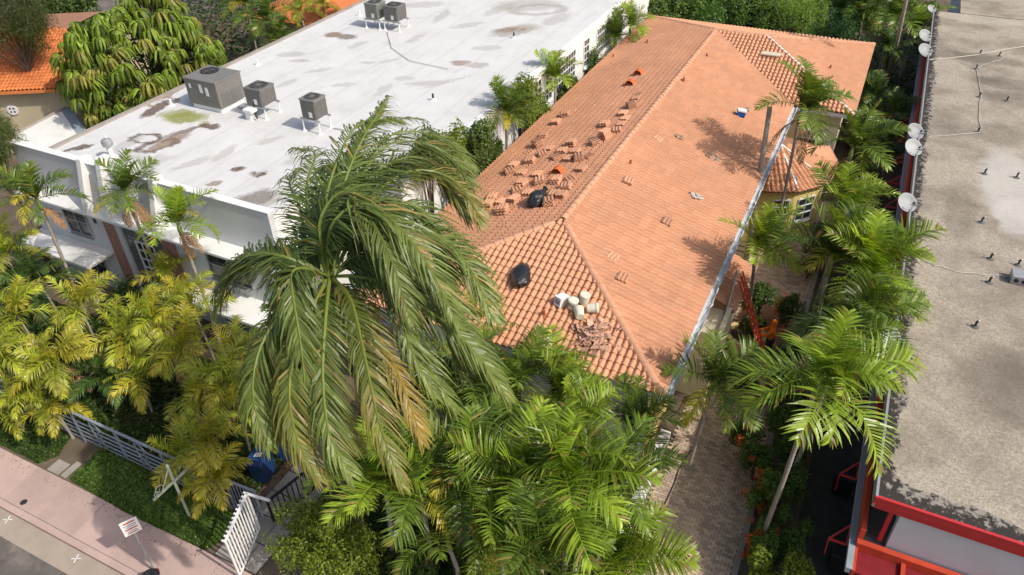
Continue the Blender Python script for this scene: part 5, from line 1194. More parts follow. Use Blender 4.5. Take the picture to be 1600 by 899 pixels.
ar = [((88, 565), 3.0, ARE, .6, 'large yellowing areca palm above the fence'), ((25, 490), 3.4, ARE, .1, 'green areca palm at the left picture edge'), ((125, 480), 3.0, ARE, .2, 'areca palm in front of the canopy'), ((185, 530), 2.8, ARE, .1, 'dark inner areca palm of the left garden'), ((240, 500), 3.3, ARE, .35, 'areca palm with yellow lower fronds in the middle of the garden'),
      ((300, 480), 3.3, ARE, .5, 'tallest yellow areca palm near the canopy end'), ((285, 545), 3.0, ARE, .5, 'areca palm with golden hanging fronds'), ((372, 565), 2.9, ARE, .35, 'areca palm left of the coconut palm'), ((328, 690), 2.5, ARE, .4, 'areca palm beside the bracket post'), ((300, 625), 2.4, ARE, .2, 'low areca palm above the bracket post'), ((372, 640), 2.4, ARE, .15, 'areca palm near the blue bins'),
      ((10, 400), 3.6, ARE, .1, 'areca palm below the leftmost tall palm'), ((5, 560), 3.2, ARE, .2, 'areca palm cut by the left picture edge'), ((215, 590), 2.0, ARE, .1, 'low areca palm beside the sandy path'), ((345, 600), 2.8, ARE, .3, 'areca palm in the dense middle of the garden'), ((60, 440), 2.8, DKG, 0, 'dark palm in the shade under the canopy'), ((160, 590), 2.0, DKG, 0, 'small dark palm behind the fence'), ((420, 600), 2.2, ARE, .2, 'areca palm under the left coconut fronds'), ((255, 440), 2.6, ARE, .3, 'small areca palm against the glass block bay'), ((338, 748), 1.5, ARY, .4, 'small yellow areca palm beside the grey gate'), ((40, 610), 1.9, ARE, .3, 'low areca palm drooping over the left end of the fence'), ((85, 640), 1.5, ARE, .4, 'ragged areca palm hiding the fence beside the sandy gap'), ((285, 715), 1.6, ARE, .3, 'low areca palm over the right end of the fence'), ((10, 640), 1.4, ARE, .2, 'low areca palm at the left picture edge before the fence')]
for i, (px, z, st_, yl, lab) in enumerate(ar): palm(px, z, st_, lab, 12, .98 if z > 2.5 else .8, seed=80+i, wind=WD, group=G4, yellow=yl*.75, trunk_r=.05, shaft=False, dead=1 if i in (0, 4, 6) else 0, name='areca_palm', tilt=.2)
G5 = 'palms between the white building and the tiled house'
for i, (px, z, Ls, st_, lab) in enumerate((((790, 178), 5.2, .85, ADO, 'palm at the right edge of the white roof'), ((868, 122), 5.2, .85, ADB, 'palm before the side windows of white building'), ((962, 62), 4.8, .9, ADO, 'palm at the far left corner of tiled roof'), ((985, 42), 5.0, .8, ADB, 'light palm behind the top left roof corner'), ((500, 395), 3.2, .8, ADB, 'palm behind the coconut crown by the white wall'))):
    z = max(4.6, atx(px[0], px[1], -14.5).z) if i < 3 else z
    palm(px, z, st_, lab, 13, Ls*1.05, seed=120+i, group=G5)
G6 = 'palms behind the tiled house'
for i, (px, z, Ls, st_, lab) in enumerate((((1395, 28), 5.0, 1.25, ADO, 'large palm behind the far dishes'), ((1385, 85), 3.5, 1.1, DKG, 'dark palm beside the rear wing'), ((1400, 185), 2.6, 1.0, DKG, 'dark low palm in the shade of the side yard'), ((1365, 150), 2.8, 1.0, DKG, 'dark palm at the foot of the tall thin trunk'), ((1350, 20), 4.0, 1.2, ADO, 'palm at the top edge right of the feathery trees'), ((1385, 250), 2.2, .9, DKG, 'low palm in the dark side yard beyond the pale palm'), ((1430, 45), 4.0, 1.1, ADB, 'light palm next to the topmost dish'))):
    palm(px, z, st_, lab, 13, Ls, seed=140+i, group=G6)
G7 = 'shaggy palms behind the white building'
for i, (px, z, Ls, lab) in enumerate((((415, 30), 4.6, 1.2, 'shaggy grey green palm behind the white roof'), ((470, 18), 4.2, 1.1, 'drooping palm at the top edge behind white roof'), ((440, 62), 3.4, 1.1, 'low shaggy palm close to the white roof edge'), ((505, 8), 4.0, 1.0, 'palm farthest right behind the white roof'), ((385, 8), 4.4, 1.1, 'palm beside the umbrella tree top'))):
    palm(px, z, ARE if i % 2 else ADO, lab, 16, Ls, seed=160+i, group=G7, cls=['up', 'mid', 'low', 'hang', 'low', 'mid', 'hang', 'low']*3, yellow=.1, dead=2)

# coconut palm bent by the wind: every frond follows its own bent rib
def spline(P4, n=16):
    P4 = [np.array(p) for p in P4]; out = []; m = len(P4)
    for i in range(n+1):
        f = i/n*(m-1); k = min(int(f), m-2); t = f-k
        p0 = P4[max(k-1, 0)]; p1 = P4[k]; p2 = P4[k+1]; p3 = P4[min(k+2, m-1)]
        out.append(.5*((2*p1)+(-p0+p2)*t+(2*p0-5*p1+4*p2-p3)*t*t+(-p0+3*p1-3*p2+p3)*t**3))
    return out
CZ = 11.8; ZS = lambda z: CZ+(z-8.2)*.75
cc = at(512, 432, CZ); ctb = at(528, 765, 0)
coco = thing('coconut_palm', 'large windblown coconut palm with drooping fronds in the foreground', 'palm', ctb)
MB().tube([ctb, ctb.lerp(cc, .1), ctb.lerp(cc, .4)+Vector((-.5, -.3, .3)), ctb.lerp(cc, .75)+Vector((-.4, -.2, .3)), cc-Vector((0, 0, .2))], [.3, .2, .16, .15, .17], 12).build('trunk', 'bark', coco, smooth=True)
g_, y_ = (.060, .102, .022), (.155, .20, .040)
CF = [([(512, 432, 8.2), (440, 400, 8.9), (372, 402, 8.6), (330, 470, 7.4)], 0), ([(512, 432, 8.3), (500, 345, 9.7), (545, 300, 10.3), (605, 390, 9.6), (640, 500, 8.3)], 0), ([(512, 430, 8.3), (520, 350, 9.8), (580, 320, 10.2), (660, 400, 9.4), (715, 510, 8.0)], 0), ([(512, 432, 8.3), (470, 420, 9.0), (455, 440, 9.0), (470, 540, 8.0), (480, 640, 6.8)], 0), ([(512, 432, 8.2), (455, 402, 8.7), (390, 402, 8.3), (336, 452, 7.2)], 0), ([(510, 425, 8.3), (487, 360, 8.9), (479, 290, 9.4), (492, 240, 9.4), (455, 232, 8.8)], 0), ([(515, 420, 8.3), (525, 330, 9.2), (560, 230, 10.), (600, 165, 10.2)], 0), ([(516, 420, 8.3), (545, 310, 9.3), (610, 225, 9.7), (690, 235, 9.2), (740, 290, 8.4)], 0),
      ([(518, 425, 8.3), (560, 330, 9.1), (640, 268, 9.3), (715, 285, 8.8), (752, 350, 7.9)], 1), ([(520, 428, 8.3), (580, 330, 9.0), (650, 322, 8.9), (690, 370, 8.2), (705, 440, 7.3)], 0), ([(520, 430, 8.3), (590, 370, 8.8), (680, 365, 8.6), (735, 420, 7.8), (770, 500, 6.8)], 0), ([(522, 432, 8.2), (590, 440, 8.4), (690, 500, 7.9), (750, 560, 7.2), (795, 625, 6.4)], 0),
      ([(520, 435, 8.2), (548, 470, 8.2), (570, 560, 7.6), (592, 660, 6.7), (628, 760, 5.6)], 1), ([(514, 436, 8.2), (508, 500, 8.1), (504, 590, 7.4), (515, 680, 6.5), (548, 742, 5.8)], 0), ([(510, 434, 8.2), (455, 470, 8.2), (408, 540, 7.6), (395, 620, 6.8), (420, 700, 5.9)], 0), ([(511, 436, 8.2), (470, 520, 8.0), (452, 600, 7.3), (462, 680, 6.4), (498, 750, 5.5)], 1),
      ([(518, 430, 8.3), (545, 345, 9.0), (585, 380, 8.9), (640, 450, 8.2), (715, 475, 7.4)], 0), ([(520, 432, 8.2), (560, 400, 8.7), (610, 440, 8.4), (640, 540, 7.5), (680, 620, 6.5)], 0), ([(522, 430, 8.2), (580, 400, 8.7), (650, 420, 8.4), (715, 480, 7.6), (745, 570, 6.6)], 0), ([(518, 436, 8.1), (560, 480, 8.0), (620, 580, 7.1), (660, 690, 5.9)], 2),
      ([(512, 424, 8.3), (505, 350, 9.1), (520, 270, 9.7), (560, 195, 9.9), (625, 190, 9.5)], 0), ([(516, 424, 8.3), (550, 320, 9.2), (600, 260, 9.5), (665, 250, 9.2), (725, 325, 8.2)], 0), ([(512, 436, 8.1), (490, 520, 7.8), (500, 620, 6.9), (560, 700, 5.9)], 1), ([(508, 430, 8.2), (478, 400, 8.6), (470, 330, 8.9), (452, 285, 8.5), (468, 262, 7.9)], 0)]
wv_ = (_rt*.55-_up*.0+Vector((0, 0, -.12)))
gj = random.Random(11)
for (cp, yl) in list(CF):
    if yl < 2 and gj.random() < .95:
        du, dv = gj.uniform(-26, 26), gj.uniform(-22, 26)
        CF.append(([(u+du*k/3, v+dv*k/3, z-.12*k) for k, (u, v, z) in enumerate(cp)], yl))
for i, (cp, yl) in enumerate(CF):
    cv = [np.array(at(u, v, ZS(z))-ctb) for (u, v, z) in cp]
    cv = spline(cv, 18); ln_ = sum(np.linalg.norm(cv[k+1]-cv[k]) for k in range(len(cv)-1))
    c0, c1 = ((g_, y_), ((.058, .098, .02), (.165, .19, .034)), ((.13, .12, .03), (.34, .24, .04)))[yl]
    me = frond_mesh('coconut_frond', ln_, nl=86, ll=(.84 if cp[-1][1] > 540 else .95), lw=.035, pet=.1, fwd=((38, 68) if cp[-1][1] > 540 else (30, 64)), vl=.05, droop=(.6 if cp[-1][1] > 540 else .42), c0=c0, c1=c1, mat='coco', seed=300+i, rw=.045, curve=cv, wind=tuple(wv_*(.72 if cp[-1][0] > 480 else .25)), segs=3, tipc=None if yl == 0 else (.28, .22, .05), ragged=.28)
    o = bpy.data.objects.new('frond', me); link(o, coco)
for i, (u, v, z) in enumerate(((440, 432, 11.7), (470, 450, 11.5))):
    a_ = cc+Vector((0, 0, -.05)); b_ = at(u, v, z); MB().tube([a_, a_.lerp(b_, .5)+Vector((0, 0, .25)), b_], [.07, .05, .02], 8).build('flower_spathe', 'cream', coco, smooth=True)
for i in range(9):
    a_ = i*.7; c_ = cc+Vector((.28*math.cos(a_), .28*math.sin(a_), -.35-.1*(i % 3)))
    MB().lathe(c_, [(.02, -.15), (.09, -.1), (.12, 0), (.09, .1), (.02, .15)], 10).build('coconut', 'crownshaft', coco, smooth=True)

# ------------------------------------------------------------------ broad leaved shrubs and trees
def leaves(lumps, n, size, cA, cB, seed, flat=.35, aspect=.55, shell=.55, curl=.25):
    """lumps: (centre, radii). returns V, F, C of folded leaves spread through the lumps, thickest near their skin"""
    g = np.random.default_rng(seed); L_ = np.array([[*c, *r] for c, r in lumps]); vol = (L_[:, 3]*L_[:, 4]*L_[:, 5])**.7; idx = g.choice(len(L_), n, p=vol/vol.sum())
    d = g.normal(size=(n, 3)); d /= np.linalg.norm(d, axis=1)[:, None]; rad = (shell+(1-shell)*g.random(n))**.8
    wob = 1+.22*np.sin(d[:, 0]*5+idx)+.18*np.sin(d[:, 1]*7+idx*2.)
    P0 = L_[idx, :3]+d*L_[idx, 3:]*(rad*wob)[:, None]
    nr = d*.7+g.normal(size=(n, 3))*.6+np.array([0, 0, flat+.25]); nr /= np.linalg.norm(nr, axis=1)[:, None]
    a = np.cross(nr, g.normal(size=(n, 3))); a /= np.linalg.norm(a, axis=1)[:, None]; b = np.cross(nr, a)
    s = size*g.uniform(.6, 1.35, n)[:, None]
    V = np.empty((n, 4, 3)); V[:, 0] = P0-a*s*.5; V[:, 1] = P0+b*s*aspect*.5-nr*s*curl*.3; V[:, 2] = P0+a*s*.5-nr*s*curl; V[:, 3] = P0-b*s*aspect*.5-nr*s*curl*.3
    t = g.random(n)[:, None]; C = np.array(cA)*(1-t)+np.array(cB)*t; C = C*g.uniform(.7, 1.25, n)[:, None]
    F = np.arange(n*4).reshape(n, 4)
    return V.reshape(-1, 3), F, np.repeat(C, 4, axis=0)
def lump_set(c, rx, ry, rz, k, seed, frac=.5):
    g = random.Random(seed); out = []
    for i in range(k):
        d = Vector((g.gauss(0, 1), g.gauss(0, 1), g.gauss(0, .8))); d.normalize(); r = g.uniform(.35, .72)
        f = g.uniform(frac*.6, frac*1.1)
        out.append(((c[0]+d.x*rx*r, c[1]+d.y*ry*r, c[2]+d.z*rz*r), (rx*f, ry*f, rz*f)))
    return out
GREEN = ((.045, .085, .014), (.105, .165, .026))
def shrub(name, label, c, r, n, size, cols, seed, cat='shrub', group=None, trunk=True, lumps=9, mat='leaf', parts=None, bark='bark_dark', aspect=.55, tr=.05, frac=.5):
    t_ = thing(name, label, cat, (c[0], c[1], 0), group); off = np.array(WLOC[t_.name])
    lp = lump_set(c, *r, lumps, seed, frac); V, F, C = leaves(lp, n, size, *cols, seed, aspect=aspect)
    o = bpy.data.objects.new('crown' if cat == 'tree' else 'foliage', colmesh('foliage', V-off, F, C, mat)); link(o, t_)
    if trunk:
        g = random.Random(seed); m = MB(); top = Vector((c[0], c[1], c[2])); b = Vector((c[0]+g.gauss(0, .1), c[1]+g.gauss(0, .1), -.02))
        m.tube([b, b.lerp(top, .5)+Vector((g.gauss(0, .08), g.gauss(0, .08), 0)), top], [tr*1.3, tr, tr*.5], 8)
        for (lc, lr) in lp: m.tube([b.lerp(top, g.uniform(.35, .7)), b.lerp(Vector(lc), .8)+Vector((0, 0, c[2]*.12)), Vector(lc)], [tr*.6, tr*.4, tr*.15], 6)
        m.build('trunk' if cat == 'tree' else 'stems', bark, t_, smooth=True)
    return t_, lp
YG = ((.10, .16, .012), (.24, .31, .030))
shrub('round_bush', 'bright yellow green bush at the bottom left of the palm clump', tuple(at(500, 850, 1.7)), (1.9, 1.25, 1.15), 18000, .085, ((.11, .17, .014), (.29, .37, .035)), 1, group='bushes at the bottom', lumps=14)
shrub('round_bush', 'dark green bush under the small palm at the bottom', tuple(at(640, 868, 1.1)), (1.0, .8, .8), 6000, .085, GREEN, 2, group='bushes at the bottom')
shrub('round_bush', 'bush low at the bottom edge below the front clump', tuple(at(760, 905, 1.1)), (1.2, .8, .8), 6000, .085, GREEN, 3, group='bushes at the bottom')
# hedge beside the driveway, bush by bush
hc = [(1165, 690), (1180, 720), (1200, 780), (1215, 830), (1190, 850), (1195, 895), (1230, 760), (1235, 700), (1225, 660), (1250, 850), (1240, 900), (1225, 610), (1235, 540), (1240, 480), (1265, 640)]
hw = ['nearest the bricks at the top', 'behind the first orange flowers', 'with orange flowers in the middle', 'left of the leaning trunk', 'with the lowest orange flowers', 'lit yellow green at the bottom', 'under the nearest tall palm', 'in the shade of the tall palm', 'below the second trunk', 'beside the dark alley', 'at the bottom edge beside the alley', 'opposite the planter ring', 'behind the roofer', 'with small orange flowers right of the roofer', 'between the two leaning trunks']
for i, (u, v) in enumerate(hc):
    z = 1.05; c = at(u, v, z); r = rng.uniform(.62, .8)
    t_, lp = shrub('hedge_bush', 'leafy hedge bush along the driveway, '+hw[i], tuple(c), (r*.85, r*1.15, .85), 4200, .085, YG if i in (5, 10) else ((.055, .11, .018), (.13, .21, .03)), 20+i, group='hedge along the driveway', lumps=8)
    if i in (0, 1, 2, 3, 4, 13, 12):
        lq = [((q_[0][0]-.35, q_[0][1], q_[0][2]+.15), tuple(k*.45 for k in q_[1])) for q_ in lp[:5]]
        V, F, C = leaves(lq, 260, .075, (.42, .06, .012), (.55, .17, .02), 60+i, shell=.8); o = bpy.data.objects.new('flowers', colmesh('flowers', V-np.array(WLOC[t_.name]), F, C, 'leaf')); link(o, t_); tag(o, kind='stuff')
# shrubs between the buildings and around the porch
mid = [((700, 232), 3.2, 1.3, 'yellow green shrub left of the roof corner'), ((668, 228), 3.6, 1.0, 'thin twiggy shrub before the white roof edge'), ((745, 205), 3.4, 1.2, 'dense shrub below the palm by the white roof'), ((815, 148), 3.8, 1.2, 'yellow flowering shrub between white wall and tiled roof'), ((840, 172), 3.2, 1.0, 'shrub brushing the left eave'), ((770, 240), 3.0, 1.0, 'dark shrub under the left eave'), ((890, 132), 3.4, .8, 'small shrub before the side windows'), ((465, 400), 3.0, 1.1, 'green shrub at the white building corner'), ((720, 262), 2.6, 1.0, 'low shrub at the left eave end'), ((640, 260), 2.8, 1.2, 'shrub behind the coconut palm'), ((440, 470), 2.2, 1.0, 'shrub beneath the left coconut frond'), ((930, 90), 3.0, .9, 'shrub against the sunny white wall')]
for i, ((u, v), z, r, lab) in enumerate(mid):
    c_ = atx(u, v, -14.5) if u > 650 else at(u, v, z)
    shrub('garden_shrub', lab, (c_.x, c_.y, c_.z-.35), (r*.62, r*1.15, r*1.15), 4600, .13, YG if i in (0, 3, 4, 7) else ((.05, .095, .018), (.12, .18, .03)), 80+i, group='shrubs between the buildings', lumps=10)
por = [((1190, 470), 1.4, .9, 'leafy shrub in the porch planter'), ((1175, 505), 1.0, .6, 'low plant in the pale planter'), ((1165, 592), .9, .5, 'low plant in the yellow planter'), ((1290, 370), 1.6, 1.0, 'croton shrub behind the driveway palms'), ((1265, 400), 1.2, .9, 'dark shrub below the bay window'), ((1335, 190), 1.6, 1.0, 'reddish shrub by the rear wing corner'), ((1390, 215), 1.5, 1.2, 'dark shrub in the side yard'), ((1300, 460), 1.3, .9, 'shrub under the driveway palms'), ((1360, 280), 1.2, 1.0, 'low dark shrub beside the alley'), ((1345, 350), 1.2, .9, 'dark shrub below the dish')]
for i, ((u, v), z, r, lab) in enumerate(por):
    shrub('garden_shrub', lab, tuple(at(u, v, z)), (r, r, r*.9), 2600, .12, ((.04, .085, .014), (.10, .16, .024)) if i != 5 else ((.12, .08, .02), (.14, .15, .03)), 120+i, group='shrubs by the porch', lumps=7)
# under-storey of the front garden
und = [((600, 690), 1.0, 1.2, 'dark undergrowth below the coconut palm'), ((640, 610), 1.4, 1.2, 'dark shrub behind the coconut fronds'), ((200, 470), 1.2, 1.3, 'shaded shrub under the canopy'), ((60, 520), 1.2, 1.2, 'shaded shrub behind the leftmost palms'), ((160, 640), .8, .9, 'low shrub behind the fence'), ((330, 640), 1.0, 1.2, 'leafy shrub behind the bracket post'), ((415, 560), 1.4, 1.2, 'shrub below the coconut palm on the left'), ((255, 580), 1.0, 1.1, 'shaded shrub in the middle garden'), ((30, 430), 1.4, 1.3, 'dark shrub at the left edge under palms'), ((330, 735), .8, .7, 'pale leaved shrub next to the bracket post'), ((770, 640), 1.6, 1.2, 'shrub in front of the house wall'), ((860, 740), 1.4, 1.2, 'shrub inside the front palm clump'), ((700, 740), 1.2, 1.1, 'undergrowth right of the entry walk')]
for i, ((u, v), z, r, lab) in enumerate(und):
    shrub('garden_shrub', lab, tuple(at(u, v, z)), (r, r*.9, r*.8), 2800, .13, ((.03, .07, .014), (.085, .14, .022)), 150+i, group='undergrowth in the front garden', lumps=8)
# feathery and leafy trees behind the house
bt = [((1045, 18), 3.6, 2.6, 'leafy tree behind the left end of the roof ridge', GREEN, .2), ((1120, 22), 3.8, 2.4, 'broad green tree behind the main ridge', ((.05, .11, .016), (.10, .19, .03)), .16), ((1185, 25), 3.2, 2.2, 'dark leafy tree behind the rear wing', ((.025, .055, .012), (.06, .1, .02)), .22), ((1240, 25), 4.2, 2.6, 'bright feathery tree behind the rear wing', ((.08, .16, .014), (.17, .27, .03)), .12), ((1300, 40), 3.2, 2.2, 'blue green feathery tree behind the wing corner', ((.035, .095, .03), (.07, .15, .05)), .12), ((1340, 5), 4.2, 2.4, 'green tree at the top edge before the palms', GREEN, .18), ((1000, 5), 4.0, 2.0, 'shaded tree at the far corner of the white building', ((.03, .06, .012), (.07, .11, .02)), .2), ((1150, -10), 4.5, 3., 'tall tree crown cut by the top edge', GREEN, .2), ((100, 2), 5.0, 2.4, 'shady tree between the orange roof and the top edge', ((.03, .06, .012), (.07, .11, .02)), .2), ((1270, 2), 3.0, 2.2, 'yellow green tree low at the top edge', ((.06, .12, .014), (.14, .21, .03)), .14)]
for i, ((u, v), z, r, lab, cols, sz) in enumerate(bt):
    shrub('garden_tree', lab, tuple(at(u, v, z)), (r, r, r*.85), 9000, sz, tuple(tuple(k_*1.5 for k_ in q_) for q_ in cols), 200+i, cat='tree', group='trees behind the tiled house', lumps=16, tr=.14, aspect=.4 if sz < .15 else .6, frac=.42)
# umbrella tree with hanging leaf whorls
def whorl(seed, c0, c1):
    g = np.random.default_rng(seed); V = []; F = []; C = []
    n = 14
    for i in range(n):
        az = 2*math.pi*i/n+g.normal(0, .12); o = np.array([math.cos(az), math.sin(az), 0]); sd = np.array([-o[1], o[0], 0]); L = g.uniform(.42, .58); pts = [o*.06, o*.22+np.array([0, 0, .03]), o*.36+np.array([0, 0, -.08]), o*(.42)+np.array([0, 0, -.08-L*.55]), o*.43+np.array([0, 0, -.1-L])]
        ws = [.012, .045, .062, .052, .006]; b = len(V); col = np.array(c0)*(1-g.random())+np.array(c1)*g.random()
        for k, (p, w_) in enumerate(zip(pts, ws)):
            V += [p-sd*w_, p+o*.0+np.array([0, 0, .022]), p+sd*w_]; C += [col*1.0]*3
        for k in range(4):
            for j in range(2): F.append((b+3*k+j, b+3*k+j+1, b+3*k+4+j, b+3*k+3+j))
    return colmesh('leaf_whorl', np.array(V), F, np.array(C), 'leaf', smooth=False)
WH = [whorl(i, (.15, .235, .022), (.27, .37, .042)) for i in range(4)]+[whorl(9, (.24, .25, .04), (.34, .33, .07))]
uc = at(232, 92, 5.2); ut = thing('umbrella_tree', 'big umbrella tree with hanging leaf whorls beyond the white roof', 'tree', (uc.x, uc.y, 0)); off = WLOC[ut.name]
g = random.Random(5); m = MB(); m.tube([(uc.x, uc.y, -.02), (uc.x+.1, uc.y, 1.5), (uc.x, uc.y, 3.2)], [.3, .22, .14], 10)
cnt = 0
more_w = []
for i in range(2400):
    d = Vector((g.gauss(0, 1), g.gauss(0, 1), g.gauss(0, 1))); d.normalize()
    if d.z < -.55: continue
    rr = g.uniform(.82, 1.03)*(1+.12*math.sin(d.x*6+1)+.1*math.sin(d.y*8)); p = Vector((uc.x+d.x*3.5*rr, uc.y+d.y*5.0*rr, 4.7+d.z*3.7*rr))
    if p.z < .6 or p.x > WX0-.3: continue
    cnt += 1
    if d.y*.6-d.x*.35 > .25 or cnt > 620: continue
    mm = Matrix.Translation(p-off) @ Matrix.Rotation(g.uniform(0, 6.28), 4, 'Z') @ Matrix.Rotation(g.gauss(0, .22), 4, 'X') @ Matrix.Rotation(g.gauss(0, .22), 4, 'Y') @ Matrix.Scale(g.uniform(.75, 1.2), 4)
    me_ = g.choice(WH[:4]) if g.random() < .85 else WH[4]
    if cnt <= 290: inst('leaf_whorl', me_, ut, mm)
    else: more_w.append((me_, mm))
    if cnt % 6 == 0: m.tube([(uc.x, uc.y, 2.4), Vector((uc.x, uc.y, 3.0)).lerp(p, .5), p], [.09, .05, .02], 6)
m.build('trunk', 'bark_dark', ut, smooth=True)
bmw = bmesh.new()
for me_, mm in more_w:
    n0 = len(bmw.verts); bmw.from_mesh(me_); bmw.verts.ensure_lookup_table()
    bmesh.ops.transform(bmw, matrix=mm, verts=bmw.verts[n0:])
mew = bpy.data.meshes.new('leaf_whorls'); bmw.to_mesh(mew); bmw.free(); mew.materials.append(MT['leaf'])
tag(link(bpy.data.objects.new('leaf_whorls', mew), ut), kind='stuff')
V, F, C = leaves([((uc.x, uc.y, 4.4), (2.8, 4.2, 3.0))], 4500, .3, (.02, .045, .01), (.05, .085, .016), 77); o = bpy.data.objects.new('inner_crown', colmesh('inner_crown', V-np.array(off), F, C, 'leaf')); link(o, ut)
# fine needled trees at the left edge
def needle_tree(label, c, r, n, seed):
    t_ = thing('needle_tree', label, 'tree', (c[0], c[1], 0), 'fine needled trees at the left edge'); off = np.array(WLOC[t_.name])
    lp = lump_set(c, *r, 16, seed, .45); V, F, C = leaves(lp, n, .30, (.045, .07, .016), (.12, .15, .035), seed, flat=-.2, aspect=.07, shell=.3, curl=.5)
    o = bpy.data.objects.new('crown', colmesh('crown', V-off, F, C, 'leaf')); link(o, t_)
    m = MB(); m.tube([(c[0], c[1], -.02), (c[0], c[1], c[2])], [.16, .07], 8)
    for lc, lr in lp: m.tube([Vector((c[0], c[1], c[2]*.6)), Vector(lc)], [.05, .015], 5)
    m.build('trunk', 'bark_dark', t_)
needle_tree('fine needled tree in the top left corner', tuple(at(12, 30, 7.5)), (2.6, 3.0, 2.6), 22000, 301)
needle_tree('fine needled tree at the left edge before the parapet', tuple(at(-15, 225, 6.6)), (1.4, 1.5, 1.9), 9000, 302)
# far street corner upper left
struct('side_road', MB().box(-100, 34, -.15, -54, 60, -.005), 'asphalt')
fh = thing('far_tiled_house', 'orange tiled roof glimpsed at the top edge behind the shaggy palms', 'house', (-40, 46, 0))
MB().box(-44, 43.5, 0, -33, 60, 2.6).build('wall', 'tan', fh); rr_ = MB().add([(-44.5, 43, 2.6), (-32.5, 43, 2.6), (-38.5, 46, 4.2), (-44.5, 61, 2.6), (-32.5, 61, 2.6), (-38.5, 60, 4.2)], [(0, 1, 2), (1, 4, 5, 2), (3, 0, 2, 5), (4, 3, 5)]).build('roof', 'tile_orange', fh)
for k, (u, v, lab, mt) in enumerate(((72, 32, 'far blue car seen between the trees in the upper left', 'blue'), (42, 50, 'far blue car lower at the left by the orange roof', 'blue'))):
    q = at(u, v, .5); q.z = 0; t_ = thing('far_car', lab, 'car', q, 'cars on the side road')
    MB().add([(q.x-2.1, q.y-.85, .3), (q.x+2.1, q.y-.85, .3), (q.x+2.1, q.y+.85, .3), (q.x-2.1, q.y+.85, .3), (q.x-2.1, q.y-.85, .85), (q.x+2.1, q.y-.85, .85), (q.x+2.1, q.y+.85, .85), (q.x-2.1, q.y+.85, .85)], [(0, 3, 2, 1), (4, 5, 6, 7), (0, 1, 5, 4), (1, 2, 6, 5), (2, 3, 7, 6), (3, 0, 4, 7)]).build('body', mt, t_, bevel=.12)
    MB().add([(q.x-1.4, q.y-.75, .84), (q.x+1.0, q.y-.75, .84), (q.x+1.0, q.y+.75, .84), (q.x-1.4, q.y+.75, .84), (q.x-1.0, q.y-.6, 1.4), (q.x+.4, q.y-.6, 1.4), (q.x+.4, q.y+.6, 1.4), (q.x-1.0, q.y+.6, 1.4)], [(4, 5, 6, 7), (0, 1, 5, 4), (1, 2, 6, 5), (2, 3, 7, 6), (3, 0, 4, 7)]).build('cabin', 'glass', t_)
    for sx in (-1.3, 1.3):
        for sy in (-.8, .8): MB().lathe((q.x+sx, q.y+sy, .32), [(.32, -.1), (.32, .1)], 14, Matrix.Rotation(R(90), 3, 'X')).build('wheel', 'dark', t_)

# ------------------------------------------------------------------ ground cover and litter
def cover(name, label, poly, n, size, cols, h, seed, cat):
    g = np.random.default_rng(seed); xs_ = [p[0] for p in poly]; ys_ = [p[1] for p in poly]
    P0 = np.column_stack([g.uniform(min(xs_), max(xs_), n*2), g.uniform(min(ys_), max(ys_), n*2)])
    ins = np.zeros(len(P0), bool); m_ = len(poly)
    edge = np.full(len(P0), 9.)
    for i in range(m_):
        (xa, ya), (xb, yb) = poly[i], poly[(i+1) % m_]
        cr = ((ya > P0[:, 1]) != (yb > P0[:, 1])) & (P0[:, 0] < (xb-xa)*(P0[:, 1]-ya)/(yb-ya+1e-9)+xa); ins ^= cr
        e = np.array([xb-xa, yb-ya]); L_ = np.linalg.norm(e)
        edge = np.minimum(edge, np.abs((P0[:, 0]-xa)*e[1]-(P0[:, 1]-ya)*e[0])/L_)
    edge = edge+g.normal(0, .06, len(edge))
    P0 = P0[ins]; edge = edge[ins]; n = len(P0)
    z = h*np.clip(edge/.3, 0.05, 1)*(.75+.35*np.sin(P0[:, 0]*2.3+1)*np.sin(P0[:, 1]*3.1))*g.uniform(.55, 1.05, n)
    c = np.column_stack([P0, z]); nr = g.normal(size=(n, 3))*.5+np.array([0, 0, .9]); nr /= np.linalg.norm(nr, axis=1)[:, None]
    a = np.cross(nr, g.normal(size=(n, 3))); a /= np.linalg.norm(a, axis=1)[:, None]; b = np.cross(nr, a); s = size*g.uniform(.6, 1.3, n)[:, None]
    V = np.empty((n, 4, 3)); V[:, 0] = c-a*s*.5; V[:, 1] = c+b*s*.35-nr*s*.05; V[:, 2] = c+a*s*.5-nr*s*.2; V[:, 3] = c-b*s*.35-nr*s*.05
    t = g.random(n)[:, None]; C = (np.array(cols[0])*(1-t)+np.array(cols[1])*t)*g.uniform(.7, 1.3, n)[:, None]
    o = bpy.data.objects.new(name, colmesh(name, V.reshape(-1, 3), np.arange(n*4).reshape(n, 4), np.repeat(C, 4, axis=0), 'leaf')); link(o); tag(o, label, cat, kind='stuff')
gc = ((.045, .095, .014), (.13, .215, .03))
cover('ground_cover', 'dark green leafy ground cover between sidewalk and fence', [(-20.7, 7.75), (-18, 7.62), (-14.6, 7.68), (-14.35, 8.2), (-14.4, 9.1), (-20.9, 9.25)], 26000, .075, gc, .38, 1, 'ground cover')
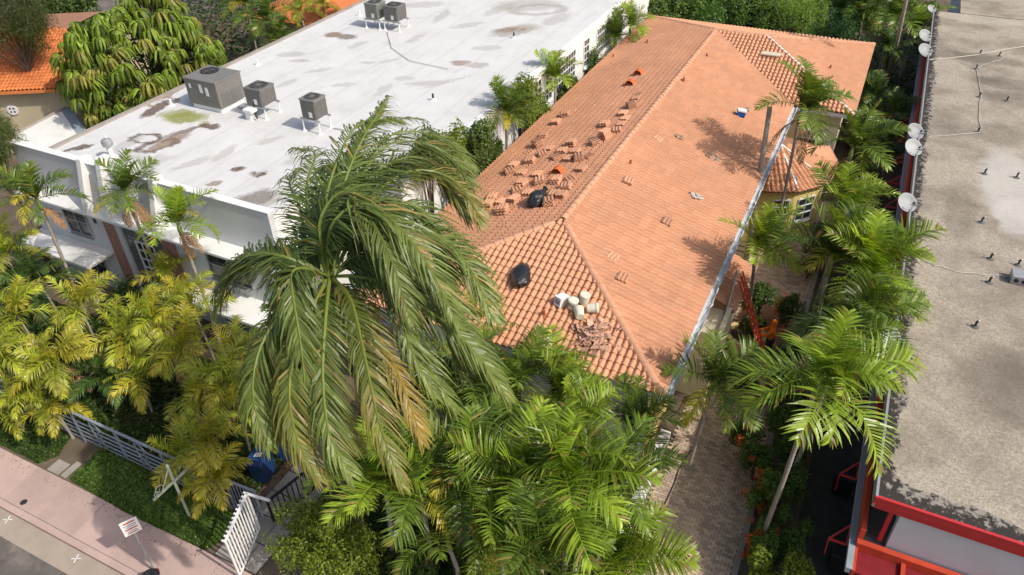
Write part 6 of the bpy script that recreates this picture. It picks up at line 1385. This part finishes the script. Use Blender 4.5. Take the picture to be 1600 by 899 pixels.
cover('ground_cover', 'lighter green ground cover at the left picture edge', [(-34, 7.8), (-22.3, 7.75), (-22.0, 8.3), (-22.4, 9.1), (-34, 9.1)], 16000, .075, ((.035, .075, .012), (.09, .15, .025)), .3, 2, 'ground cover')
cover('leaf_litter', 'dry brown leaf litter over the garden soil', [(-32, 9.2), (-3.2, 9.2), (-3.2, 15), (-17, 15), (-17, 16), (-32, 14)], 9000, .09, ((.10, .06, .03), (.22, .14, .07)), .015, 3, 'leaf litter')
cover('leaf_litter', 'dry leaf litter in the side yard', [(-.2, 24), (1.6, 24), (1.6, 60), (-.2, 60)], 4000, .09, ((.08, .05, .03), (.18, .11, .06)), .015, 4, 'leaf litter')
cover('leaf_litter', 'scattered dry leaves along the planted edge of the sidewalk', [(-30, 7.15), (-12, 7.15), (-12, 7.7), (-30, 7.7)], 260, .06, ((.10, .06, .03), (.24, .15, .07)), .012, 31, 'leaf litter')
cover('garden_weeds', 'low green undergrowth filling the front garden beds', [(-32, 9.3), (-14.6, 9.3), (-14.6, 13.5), (-17.5, 14.2), (-32, 14.2)], 16000, .14, ((.02, .05, .01), (.07, .12, .02)), .45, 5, 'undergrowth')
cover('garden_weeds', 'low green undergrowth under the front palm clump', [(-12.4, 9.0), (-3.0, 9.0), (-3.0, 13.0), (-12.4, 13.6)], 14000, .14, ((.02, .05, .01), (.07, .12, .02)), .5, 6, 'undergrowth')
cover('garden_weeds', 'low green undergrowth between white building and tiled house', [(-17.8, 16), (-14.9, 20.4), (-14.9, 60), (-13.6, 60), (-13.6, 16)], 12000, .16, ((.02, .05, .01), (.07, .12, .02)), .6, 7, 'undergrowth')
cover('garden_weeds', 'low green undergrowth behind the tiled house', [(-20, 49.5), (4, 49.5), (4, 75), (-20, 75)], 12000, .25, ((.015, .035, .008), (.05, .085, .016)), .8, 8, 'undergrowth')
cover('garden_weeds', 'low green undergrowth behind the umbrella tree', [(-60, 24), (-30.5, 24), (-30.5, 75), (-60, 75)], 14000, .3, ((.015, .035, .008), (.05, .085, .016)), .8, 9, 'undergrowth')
